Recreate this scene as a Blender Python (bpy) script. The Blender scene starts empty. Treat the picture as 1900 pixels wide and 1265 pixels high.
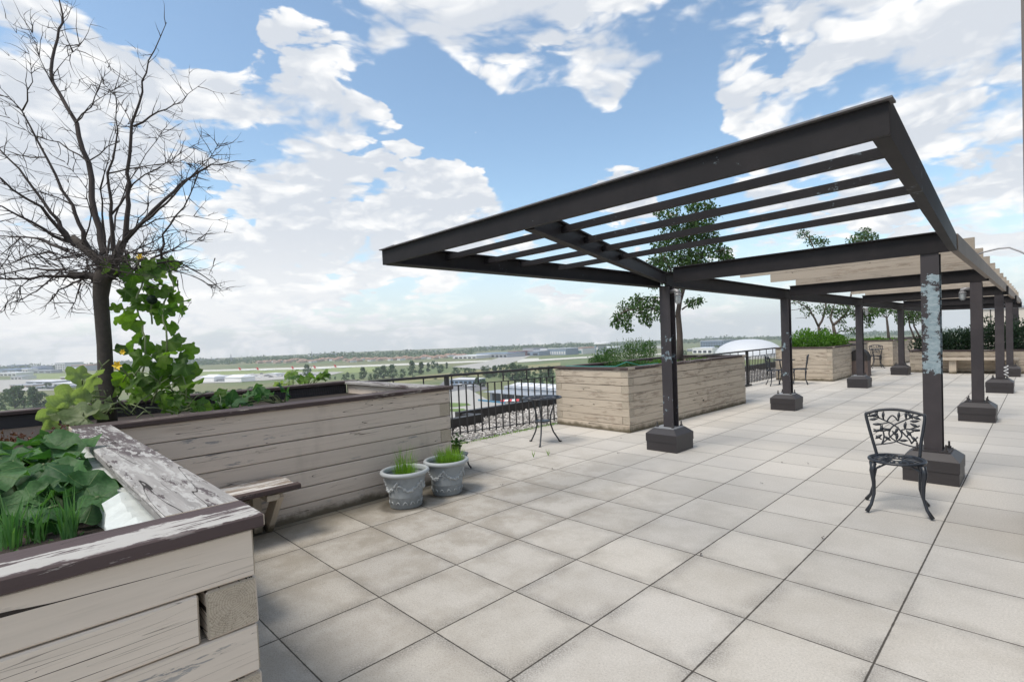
import bpy, math, random
from mathutils import Vector, Matrix
R = math.radians
random.seed(7)
S = bpy.context.scene
COL = S.collection

# ------------------------------------------------------------------ camera
YAW, PITCH, ROLL, FPX = .7758, -.0253, -.0385, 971.43
CAM = Vector((4.868, -1.623, 1.603))
FW = Vector((-math.sin(YAW)*math.cos(PITCH), math.cos(YAW)*math.cos(PITCH), math.sin(PITCH)))
r0 = Vector((math.cos(YAW), math.sin(YAW), 0)); u0 = r0.cross(FW)
RT = r0*math.cos(ROLL) + u0*math.sin(ROLL)
UP = -r0*math.sin(ROLL) + u0*math.cos(ROLL)
PX, PY = 987.92, 651.96
cd = bpy.data.cameras.new("camera"); cam = bpy.data.objects.new("camera", cd); COL.objects.link(cam)
m = Matrix.Identity(4)
for i in range(3):
    m[i][0] = RT[i]; m[i][1] = UP[i]; m[i][2] = -FW[i]; m[i][3] = CAM[i]
cam.matrix_world = m
cd.sensor_fit = 'HORIZONTAL'; cd.sensor_width = 36; cd.lens = FPX/1900*36
cd.shift_x = -(PX-950)/1900; cd.shift_y = (PY-632.5)/1900
cd.clip_start = .05; cd.clip_end = 20000
S.camera = cam

def ray(px, py): return FW + RT*((px-PX)/FPX) - UP*((py-PY)/FPX)
def onz(px, py, z):
    d = ray(px, py); return CAM + d*((z-CAM.z)/d.z)
def ondep(px, py, dep): return CAM + ray(px, py)*dep

# ------------------------------------------------------------------ world and sun
SUN_AZ_DIR = Vector((-.10, -.52, .92)).normalized()      # towards the sun: behind the camera and to its left
elev = math.asin(SUN_AZ_DIR.z); az = math.atan2(SUN_AZ_DIR.x, SUN_AZ_DIR.y)
S.view_settings.view_transform = 'Standard'; S.view_settings.look = 'None'
S.view_settings.gamma = 1; S.view_settings.exposure = 0.0

class NT:
    """small helper for writing node trees"""
    def __init__(s, tree): s.t = tree; s.n = tree.nodes; s.l = tree.links
    def node(s, typ, **kw):
        nd = s.n.new(typ)
        for k, v in kw.items(): setattr(nd, k, v)
        return nd
    def put(s, sock, v):
        if isinstance(v, bpy.types.NodeSocket): s.l.new(v, sock)
        elif isinstance(v, (int, float)) and sock.type in ('RGBA', 'VECTOR'):
            sock.default_value = (v, v, v, 1) if sock.type == 'RGBA' else (v, v, v)
        elif isinstance(v, tuple) and sock.type == 'RGBA': sock.default_value = (*v[:3], 1)
        else: sock.default_value = v
    def m(s, op, a, b=0.0, c=0.0, clamp=False):
        nd = s.node('ShaderNodeMath', operation=op, use_clamp=clamp)
        s.put(nd.inputs[0], a); s.put(nd.inputs[1], b); s.put(nd.inputs[2], c)
        return nd.outputs[0]
    def v(s, op, a, b=(0, 0, 0), out=0):
        nd = s.node('ShaderNodeVectorMath', operation=op)
        s.put(nd.inputs[0], a)
        if op == 'SCALE': s.put(nd.inputs[3], b)
        else: s.put(nd.inputs[1], b)
        return nd.outputs[out]
    def dist(s, a, b):
        nd = s.node('ShaderNodeVectorMath', operation='DISTANCE'); s.put(nd.inputs[0], a); s.put(nd.inputs[1], b)
        return nd.outputs['Value']
    def noise(s, vec, scale=5, detail=4, rough=.5, dim='3D', dist=0.0):
        nd = s.node('ShaderNodeTexNoise', noise_dimensions=dim)
        s.put(nd.inputs['Vector'], vec); nd.inputs['Scale'].default_value = scale
        nd.inputs['Detail'].default_value = detail; nd.inputs['Roughness'].default_value = rough
        nd.inputs['Distortion'].default_value = dist
        return nd.outputs['Fac']
    def step(s, x, a, b, smooth=True):
        nd = s.node('ShaderNodeMapRange', interpolation_type='SMOOTHSTEP' if smooth else 'LINEAR')
        s.put(nd.inputs[0], x); s.put(nd.inputs[1], a); s.put(nd.inputs[2], b)
        nd.inputs[3].default_value = 0; nd.inputs[4].default_value = 1
        return nd.outputs[0]
    def mix(s, f, a, b):
        nd = s.node('ShaderNodeMix', data_type='RGBA'); s.put(nd.inputs[0], f)
        s.put(nd.inputs[6], a); s.put(nd.inputs[7], b)
        return nd.outputs[2]
    def mul(s, c, f):
        nd = s.node('ShaderNodeMix', data_type='RGBA', blend_type='MULTIPLY'); nd.inputs[0].default_value = 1
        s.put(nd.inputs[6], c); s.put(nd.inputs[7], f)
        return nd.outputs[2]
    def sep(s, v):
        nd = s.node('ShaderNodeSeparateXYZ'); s.put(nd.inputs[0], v); return nd.outputs
    def comb(s, x, y, z):
        nd = s.node('ShaderNodeCombineXYZ'); s.put(nd.inputs[0], x); s.put(nd.inputs[1], y); s.put(nd.inputs[2], z)
        return nd.outputs[0]
    def attr(s, name, vec=False):
        nd = s.node('ShaderNodeAttribute', attribute_name=name); return nd.outputs['Vector' if vec else 'Fac']
    def pos(s): return s.node('ShaderNodeNewGeometry').outputs['Position']

W = bpy.data.worlds.new("World"); S.world = W; W.use_nodes = True
w = NT(W.node_tree); w.n.clear()
tc = w.node('ShaderNodeTexCoord').outputs['Generated']
dx, dy, dz = w.sep(tc)
# sky colour, with the horizon colour continued below the horizon
sky = w.node('ShaderNodeTexSky', sky_type='NISHITA')
sky.sun_disc = False; sky.sun_elevation = elev; sky.sun_rotation = az
sky.air_density = 1.0; sky.dust_density = 1.2; sky.ozone_density = 1.3; sky.altitude = 200
zc = w.m('MAXIMUM', dz, .012)
w.l.new(w.comb(dx, dy, zc), sky.inputs['Vector'])
# cloud cover: soft masses at chosen directions of the sky, broken up with noise
h = w.m('ADD', w.m('MAXIMUM', dz, 0.0), .34)
px_ = w.m('DIVIDE', dx, h); py_ = w.m('DIVIDE', dy, h)
P = w.comb(px_, py_, w.m('MULTIPLY', dz, 2.2))
warp = w.node('ShaderNodeTexNoise'); w.put(warp.inputs['Vector'], P); warp.inputs['Scale'].default_value = 4.5
warp.inputs['Detail'].default_value = 3
Pw = w.v('ADD', P, w.v('SCALE', w.v('SUBTRACT', warp.outputs['Color'], (.5, .5, .5)), .16))
BL = [  # photo x, y, radius, strength
 (60,180,170,1.0),(40,70,80,.7),(260,250,150,1.1),(430,260,140,1.1),(570,240,125,1.1),(690,310,115,1.05),(820,350,110,1.0),(920,390,70,.8),
 (640,190,75,.6),(110,370,150,.55),(560,340,130,.9),(740,400,100,.7),
 (520,35,80,1.1),(610,20,95,1.15),(700,15,65,.9),(860,60,100,1.1),(960,70,115,1.35),(1080,45,125,1.6),(1190,25,95,1.5),(950,130,55,.7),
 (1400,60,110,1.0),(1540,90,150,1.1),(1720,70,170,1.1),(1860,120,130,.9),(1390,170,60,.5),(1650,180,90,.5),
 (1122,175,36,1.6),(1135,325,58,1.7),(1200,315,28,.6),(1180,370,60,.6),
 (1720,290,80,.8),(1860,290,90,.8),(1850,400,110,.8),(1680,390,70,.6),
 (1280,60,30,.5),(150,560,220,.45),(470,530,260,.42),(820,540,240,.42),(1120,560,200,.4),(480,440,130,.35),(250,470,120,.4),
 (-250,100,300,.8),(1500,520,320,.35),(1450,360,120,.5)]
NEG = [(270,45,135,1.5),(420,60,60,.6),(760,330,50,.4),(800,210,80,.9),(980,250,150,1.1),(1200,230,100,1.0),(330,430,60,.35),(560,405,70,.5),(960,340,45,.5),(1740,215,55,.6),(1290,120,45,.5),(760,140,60,.6),(1620,300,70,.5),(420,60,50,.4)]
dens = None
for L_, sg in ((BL, 1), (NEG, -1)):
    for (bx, by, br, bs) in L_:
        d = ray(bx, by).normalized()
        a = w.dist(tc, tuple(d))
        sig = br/FPX*.95
        e = w.m('EXPONENT', w.m('MULTIPLY', w.m('MULTIPLY', a, a), -1/(sig*sig)))
        dens = w.m('MULTIPLY_ADD', e, bs*sg, dens if dens is not None else 0.0)
dens = w.m('MINIMUM', dens, 1.17)
# far from the photographed patch of sky the cover follows the noise alone
seen = w.step(w.v('DOT_PRODUCT', tc, tuple(FW), out=1), .35, .62)
def voro(p, sc, det):
    nd = w.node('ShaderNodeTexVoronoi', feature='F1'); w.put(nd.inputs['Vector'], p); nd.inputs['Scale'].default_value = sc
    nd.inputs['Detail'].default_value = det; nd.inputs['Roughness'].default_value = .55
    return nd.outputs['Distance']
big = w.noise(Pw, 3.6, 9, .555)
bil = voro(Pw, 10.0, 2)
base = w.m('ADD', w.m('MULTIPLY_ADD', seen, -.375, .25), w.m('MULTIPLY', w.m('SUBTRACT', 1.0, w.step(dz, .10, .34)), .065))
blobs = w.m('MULTIPLY', dens, w.m('MULTIPLY_ADD', seen, .375, 0.02))
c1 = w.m('ADD', w.m('ADD', blobs, base), w.m('SUBTRACT', w.m('MULTIPLY_ADD', big, 1.25, -.125), w.m('MULTIPLY', bil, .22)))
thr = .465
soft = w.m('MULTIPLY_ADD', w.step(w.noise(P, 2.4, 2, .5), .42, .62), .16, .065)     # some edges crisp, some wispy
alpha = w.step(c1, thr, w.m('ADD', soft, thr))
thick = w.step(c1, thr+.02, thr+.46)
up1 = w.noise(Pw, 5.5, 4, .55)
up2 = w.noise(w.v('SCALE', Pw, .955), 5.5, 4, .55)
rel = w.m('MULTIPLY', w.m('SUBTRACT', up2, up1), 3.6)                             # underside of each billow is greyer
lump = w.m('MULTIPLY', w.m('SUBTRACT', bil, .36), 1.1)
dark = w.m('ADD', w.m('ADD', w.m('MULTIPLY', thick, .60), rel), lump, clamp=True)
cl = w.mix(dark, (8.6, 8.5, 8.3), (5.45, 5.75, 6.2))
skyc = w.mul(sky.outputs[0], (1.62, 1.68, 1.56))
col = w.mix(w.m('MULTIPLY', alpha, .96), skyc, cl)
hz = w.m('MULTIPLY', w.step(w.m('SUBTRACT', 0.30, w.m('ABSOLUTE', dz)), 0.06, .33), .86)   # pale air low down
col = w.mix(hz, col, w.mix(w.step(c1, .36, .70), (6.0, 6.5, 7.1), (8.7, 8.65, 8.5)))
bg = w.node('ShaderNodeBackground'); w.put(bg.inputs[0], col); bg.inputs[1].default_value = .10
out = w.node('ShaderNodeOutputWorld'); w.l.new(bg.outputs[0], out.inputs[0])
W.cycles.sampling_method = 'MANUAL'; W.cycles.sample_map_resolution = 512

sd = bpy.data.lights.new("sun", 'SUN'); sun = bpy.data.objects.new("sun", sd); COL.objects.link(sun)
sd.energy = 2.3; sd.angle = R(20); sd.color = (1, .93, .84)
sun.rotation_euler = (-SUN_AZ_DIR).to_track_quat('-Z', 'Y').to_euler()
sun.location = (0, 0, 30)
S.view_settings.exposure = 0.42

# ------------------------------------------------------------------ mesh builder
class MB:
    def __init__(s): s.v = []; s.f = []; s.r = []; s.e = []; s.loc = []
    def add(s, vs, fs, rnd=None, locs=None, ends=None, endl=None):
        b = len(s.v); s.v += [tuple(p) for p in vs]
        rr = random.random() if rnd is None else rnd
        for i, f in enumerate(fs):
            s.f.append([b+k for k in f]); s.r.append(rr)
            s.e.append(ends[i] if ends else 0)
            s.loc.append([(0.0, endl[k][0], endl[k][1]) if (endl and ends and ends[i]) else (tuple(locs[k]) if locs else tuple(vs[k])) for k in f])
    def box(s, lo, hi, axis=0, M=None, rnd=None, jit=0):
        lo = Vector(lo); hi = Vector(hi); c = (lo+hi)/2; h_ = (hi-lo)/2
        off = (random.uniform(0, 40), random.uniform(0, 9), random.uniform(0, 9))
        vs = []; lc = []; el = []; ec_ = (random.uniform(-.02, .02), random.uniform(-.02, .02))
        for sx in (-1, 1):
            for sy in (-1, 1):
                for sz in (-1, 1):
                    p = Vector((sx*h_.x, sy*h_.y, sz*h_.z))
                    if jit: p += Vector([random.uniform(-jit, jit) for _ in range(3)])
                    q = (p.x, p.y, p.z); l = (q[axis], q[(axis+1) % 3], q[(axis+2) % 3])
                    lc.append((l[0]+off[0], l[1]+off[1], l[2]+off[2])); el.append((l[1]+ec_[0], l[2]+ec_[1]))
                    p = p+c
                    vs.append(M @ p if M is not None else p)
        fs = [(0, 1, 3, 2), (4, 6, 7, 5), (0, 4, 5, 1), (2, 3, 7, 6), (0, 2, 6, 4), (1, 5, 7, 3)]
        en = [1 if axis == k else 0 for k in (0, 0, 1, 1, 2, 2)]
        s.add(vs, fs, rnd, lc, en, el)
    def bar(s, p, q, wd, hg, up=(0, 0, 1), rnd=None, ext=0):
        """box from p to q; p, q are the centre line"""
        p = Vector(p); q = Vector(q); L = (q-p).length; x = (q-p).normalized()
        y = Vector(up).cross(x).normalized(); z = x.cross(y)
        M = Matrix(((x.x, y.x, z.x, p.x), (x.y, y.y, z.y, p.y), (x.z, y.z, z.z, p.z), (0, 0, 0, 1)))
        s.box((-ext, -wd/2, -hg/2), (L+ext, wd/2, hg/2), 0, M, rnd)
    def ibeam(s, p, q, wd, hg, t=.012, up=(0, 0, 1)):
        p = Vector(p); q = Vector(q); u = Vector(up)
        x = (q-p).normalized(); y = u.cross(x).normalized(); z = x.cross(y)
        s.bar(p+z*(hg/2-t/2), q+z*(hg/2-t/2), wd, t, up)
        s.bar(p-z*(hg/2-t/2), q-z*(hg/2-t/2), wd, t, up)
        s.bar(p, q, t*.8, hg-2*t, up)
    def tube(s, pts, rad, n=6, cap=True, flat=1.0, rnd=None):
        pts = [Vector(p) for p in pts]
        if not hasattr(rad, '__len__'): rad = [rad]*len(pts)
        vs = []; prev = None; fs = []; lc = []; acc = 0
        for i, p in enumerate(pts):
            t = (pts[min(i+1, len(pts)-1)]-pts[max(i-1, 0)])
            t = t.normalized() if t.length > 1e-9 else Vector((0, 0, 1))
            if prev is None:
                a = Vector((0, 0, 1)) if abs(t.z) < .9 else Vector((1, 0, 0))
                x = a.cross(t).normalized()
            else:
                x = prev - t*prev.dot(t); x = x.normalized() if x.length > 1e-6 else t.orthogonal().normalized()
            y = t.cross(x); prev = x
            if i: acc += (p-pts[i-1]).length
            for k in range(n):
                an = 2*math.pi*k/n
                vs.append(p + (x*math.cos(an)*flat + y*math.sin(an))*rad[i]); lc.append((acc, math.cos(an)*.05, math.sin(an)*.05))
        for i in range(len(pts)-1):
            for k in range(n):
                fs.append((i*n+k, i*n+(k+1) % n, (i+1)*n+(k+1) % n, (i+1)*n+k))
        if cap:
            fs.append(tuple(reversed(range(n)))); b = (len(pts)-1)*n; fs.append(tuple(b+k for k in range(n)))
        s.add(vs, fs, rnd, lc)
    def lathe(s, prof, n=24, c=(0, 0, 0), closed=False, rnd=None):
        vs = []; fs = []; c = Vector(c)
        for (r_, z_) in prof:
            for k in range(n):
                an = 2*math.pi*k/n; vs.append(c+Vector((r_*math.cos(an), r_*math.sin(an), z_)))
        L = len(prof)
        for i in range(L if closed else L-1):
            j = (i+1) % L
            for k in range(n): fs.append((i*n+k, i*n+(k+1) % n, j*n+(k+1) % n, j*n+k))
        s.add(vs, fs, rnd)
    def blob(s, c, r_, rnd=None, M=None):
        c = Vector(c); rx, ry, rz = r_ if hasattr(r_, '__len__') else (r_, r_, r_)
        vs = [(rx, 0, 0), (-rx, 0, 0), (0, ry, 0), (0, -ry, 0), (0, 0, rz), (0, 0, -rz)]
        vs = [c+(M @ Vector(q) if M is not None else Vector(q)) for q in vs]
        s.add(vs, [(0, 2, 4), (2, 1, 4), (1, 3, 4), (3, 0, 4), (2, 0, 5), (1, 2, 5), (3, 1, 5), (0, 3, 5)], rnd)
    def leaf(s, c, d, nrm, L, wd, rnd=None, fold=.25):
        """one small leaf: two triangles pairs folded along the midrib"""
        c = Vector(c); d = Vector(d).normalized(); n_ = Vector(nrm); y = d.cross(n_)
        y = y.normalized() if y.length > 1e-5 else d.orthogonal().normalized()
        n_ = y.cross(d)
        tip = c+d*L; mid = c+d*L*.5
        vs = [c, mid+y*wd/2+n_*wd*fold, tip-n_*L*.12, mid-y*wd/2+n_*wd*fold, mid]
        s.add(vs, [(0, 4, 1), (4, 2, 1), (0, 3, 4), (4, 3, 2)], rnd, [(0, 0, 0), (.5, .5, 0), (1, 0, 0), (.5, -.5, 0), (.5, 0, 0)])
    def bigleaf(s, c, d, nrm, size, lobes=5, rnd=None, wave=.12, deep=.22, rings=3, crinkle=0):
        """a squash or burdock leaf: lobed outline, heart-shaped base, ruffled blade"""
        c = Vector(c); d = Vector(d).normalized(); n_ = Vector(nrm); y = n_.cross(d).normalized(); n_ = d.cross(y)
        N = 26; vs = [c]; lc = [(0, 0, 0)]; ph = random.uniform(0, 6); fs = []
        cup = random.uniform(-.25, .30)
        for j in range(1, rings+1):
            f = j/rings
            for k in range(N):
                th = -math.pi + 2*math.pi*(k+.5)/N
                lob = 1-deep*(.5-.5*math.cos(lobes*th))**1.0
                notch = 1-.62*math.exp(-((abs(th)-math.pi)/.33)**2)
                r_ = size*.5*lob*notch*(1+.05*math.sin(9*th+ph))*f*(1.12 if abs(th) < .4 else 1)
                z_ = wave*size*f*f*math.sin(5*th+ph)*.6 + cup*size*f*f*.5 - .10*size*abs(math.sin(th))*f + .03*size*math.cos(2*lobes*th)*f + crinkle*size*f*math.sin(11*th+7*f+ph)+ crinkle*size*f*random.uniform(-.5, .5)
                vs.append(c + d*(r_*math.cos(th)+size*.12) + y*r_*math.sin(th) + n_*z_)
                lc.append((math.cos(th)*f, math.sin(th)*f, 0))
        for k in range(N): fs.append((0, 1+k, 1+(k+1) % N))
        for j in range(rings-1):
            b = 1+j*N
            for k in range(N): fs.append((b+k, b+N+k, b+N+(k+1) % N, b+(k+1) % N))
        s.add(vs, fs, rnd, lc)
    def build(s, name, mat, parent=None, smooth=False, bevel=0, loc=None):
        me = bpy.data.meshes.new(name); me.from_pydata(s.v, [], s.f); me.materials.append(mat)
        a = me.attributes.new('rnd', 'FLOAT', 'FACE'); a.data.foreach_set('value', s.r)
        a = me.attributes.new('endg', 'FLOAT', 'FACE'); a.data.foreach_set('value', [float(k) for k in s.e])
        a = me.attributes.new('loc', 'FLOAT_VECTOR', 'CORNER')
        fl = [x for f in s.loc for c_ in f for x in c_]; a.data.foreach_set('vector', fl)
        if smooth: me.polygons.foreach_set('use_smooth', [True]*len(me.polygons))
        me.update()
        o = bpy.data.objects.new(name, me); COL.objects.link(o)
        if parent: o.parent = parent
        if bevel:
            b = o.modifiers.new('bevel', 'BEVEL'); b.width = bevel; b.segments = 1; b.limit_method = 'ANGLE'
        if loc is not None: o.location = loc
        return o

def tag(o, label=None, cat=None, group=None, kind=None):
    if label: o['label'] = label
    if cat: o['category'] = cat
    if group: o['group'] = group
    if kind: o['kind'] = kind
    return o
def empty(name, label, cat, loc=(0, 0, 0), rz=0, group=None):
    o = bpy.data.objects.new(name, None); COL.objects.link(o); o.location = loc; o.rotation_euler.z = rz
    o.empty_display_size = .1
    return tag(o, label, cat, group)
def kids(o): return [c for c in list(bpy.data.objects) if c.parent == o]
def dup(o, loc, rz=0, label=None, group=None, scale=None):
    def cp(a, par):
        c = a.copy(); COL.objects.link(c); c.parent = par
        for ch in kids(a): cp(ch, c)
        return c
    c = cp(o, None); c.location = loc; c.rotation_euler.z = rz
    if scale: c.scale = scale
    if label: c['label'] = label
    if group: c['group'] = group
    return c
def rv(a=1): return Vector((random.uniform(-a, a), random.uniform(-a, a), random.uniform(-a, a)))
def runit():
    while True:
        p = rv()
        if .05 < p.length < 1: return p.normalized()

# ------------------------------------------------------------------ materials
def mat(name, fn):
    mt = bpy.data.materials.new(name); mt.use_nodes = True; t = NT(mt.node_tree); t.n.clear()
    b = t.node('ShaderNodeBsdfPrincipled'); o = t.node('ShaderNodeOutputMaterial')
    r_ = fn(t, b)
    t.l.new(r_ if isinstance(r_, bpy.types.NodeSocket) else b.outputs[0], o.inputs[0])
    return mt
def bump(t, b, hgt, strength=.5, dist=.01):
    n_ = t.node('ShaderNodeBump'); n_.inputs['Strength'].default_value = strength; n_.inputs['Distance'].default_value = dist
    t.put(n_.inputs['Height'], hgt); t.l.new(n_.outputs[0], b.inputs['Normal'])
def simple(name, c, rough=.7, var=.12, scale=6, metal=0, spec=.5, c2=None, bmp=0):
    def fn(t, b):
        n_ = t.noise(t.pos(), scale, 5, .6)
        k = t.m('MULTIPLY_ADD', n_, var*2, 1-var)
        colr = t.mul(c, t.comb(k, k, k))
        if c2: colr = t.mix(t.step(n_, .45, .62), colr, c2)
        t.put(b.inputs['Base Color'], colr); b.inputs['Roughness'].default_value = rough
        b.inputs['Metallic'].default_value = metal; b.inputs['Specular IOR Level'].default_value = spec
        if bmp: bump(t, b, t.noise(t.pos(), scale*8, 4, .6), bmp, .004)
    return mat(name, fn)

def deck_mat(t, b):
    p = t.pos(); x, y, z = t.sep(p)
    T = .61
    wob = t.m('MULTIPLY', t.m('SUBTRACT', t.noise(p, 22, 3, .6), .5), .006)
    def edge(c):
        f = t.m('FRACT', t.m('ADD', t.m('DIVIDE', c, T), 100.0)); return t.m('MULTIPLY', t.m('MINIMUM', f, t.m('SUBTRACT', 1.0, f)), T)
    ex, ey = edge(x), edge(y)
    d = t.m('MINIMUM', ex, t.m('MULTIPLY', ey, 1.25))
    joint = t.m('SUBTRACT', 1.0, t.step(t.m('ADD', d, wob), .0026, .0068))
    cell = t.comb(t.m('FLOOR', t.m('DIVIDE', x, T)), t.m('FLOOR', t.m('DIVIDE', y, T)), 0.0)
    wn = t.node('ShaderNodeTexWhiteNoise', noise_dimensions='3D'); t.put(wn.inputs['Vector'], cell)
    tile = t.m('MULTIPLY_ADD', wn.outputs['Value'], .15, .925)
    wn2 = t.node('ShaderNodeTexWhiteNoise', noise_dimensions='3D'); t.put(wn2.inputs['Vector'], t.v('ADD', cell, (17., 5., 0.)))
    near = t.m('SUBTRACT', 1.0, t.step(y, 1.5, 5.5))                       # the weathered, older-looking end
    nearx = t.m('SUBTRACT', 1.0, t.step(t.m('ADD', x, t.m('MULTIPLY', t.noise(p, .9, 3, .6), 1.6)), 1.3, 4.2))
    worn = t.m('MULTIPLY', near, t.m('MULTIPLY_ADD', nearx, .65, .35))
    blotch = t.noise(t.v('ADD', p, t.v('SCALE', cell, 3.1)), 2.6, 7, .66)
    base = t.mix(wn2.outputs['Value'], (.515, .486, .438), (.488, .463, .424))
    base = t.mul(base, t.comb(tile, tile, tile))
    spk = t.noise(p, 150, 2, .7)
    pits = t.step(spk, .57, .66)
    spk2 = t.m('MULTIPLY_ADD', t.noise(p, 85, 4, .85), .95, .525)
    base = t.mul(base, t.comb(spk2, spk2, spk2))
    # dark grime creeping in from the joints
    g = t.m('SUBTRACT', 1.0, t.step(t.m('ADD', d, t.m('MULTIPLY', t.noise(p, 30, 4, .8), -.06)), -.03, .10))
    g = t.m('MULTIPLY', g, t.step(t.noise(t.v('ADD', p, t.v('SCALE', cell, 1.7)), 2.3, 3, .6), .36, .60))
    g = t.m('MULTIPLY', g, t.m('MULTIPLY_ADD', t.step(t.noise(p, 110, 2, .7), .38, .58), .75, .25))
    base = t.mix(t.m('MULTIPLY', g, t.m('MULTIPLY_ADD', t.m('SUBTRACT', 1.0, t.step(y, .6, 3.6)), .64, .07)), base, (.13, .125, .12))
    base = t.mix(t.m('MULTIPLY', worn, t.m('MULTIPLY_ADD', t.step(blotch, .38, .64), .58, .22)), base, (.27, .24, .195))
    base = t.mix(t.m('MULTIPLY', worn, t.m('MULTIPLY', pits, .8)), base, (.09, .08, .065))
    # damp, algae-stained strip along the raised bed
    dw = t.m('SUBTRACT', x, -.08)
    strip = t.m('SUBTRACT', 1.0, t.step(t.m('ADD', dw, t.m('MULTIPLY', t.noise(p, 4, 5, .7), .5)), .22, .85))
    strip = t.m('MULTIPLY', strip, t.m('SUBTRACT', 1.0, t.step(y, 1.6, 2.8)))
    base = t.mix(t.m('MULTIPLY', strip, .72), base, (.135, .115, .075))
    st2 = t.m('SUBTRACT', 1.0, t.step(t.m('ADD', t.m('ADD', x, y), t.m('MULTIPLY', t.noise(p, 2, 4, .7), 1.5)), 1.6, 3.8))
    base = t.mix(t.m('MULTIPLY', st2, .24), base, (.22, .195, .15))
    for (cx_, cy_, rr) in ((.28, 1.13, .24), (.27, 1.68, .24)):            # darker discs round the feet of the two pots
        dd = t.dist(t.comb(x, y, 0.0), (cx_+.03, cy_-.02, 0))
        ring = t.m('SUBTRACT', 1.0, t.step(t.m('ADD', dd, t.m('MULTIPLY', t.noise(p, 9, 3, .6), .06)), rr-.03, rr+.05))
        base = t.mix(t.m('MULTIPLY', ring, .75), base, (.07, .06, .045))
    base = t.mix(t.m('MULTIPLY', joint, .90), base, (.035, .030, .024))
    t.put(b.inputs['Base Color'], base); b.inputs['Roughness'].default_value = .93
    b.inputs['Specular IOR Level'].default_value = .25
    hh = t.m('ADD', t.m('MULTIPLY', joint, -1.0), t.m('MULTIPLY', spk, .22))
    bump(t, b, hh, .55, .006)
M_DECK = mat('paving', deck_mat)

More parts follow.
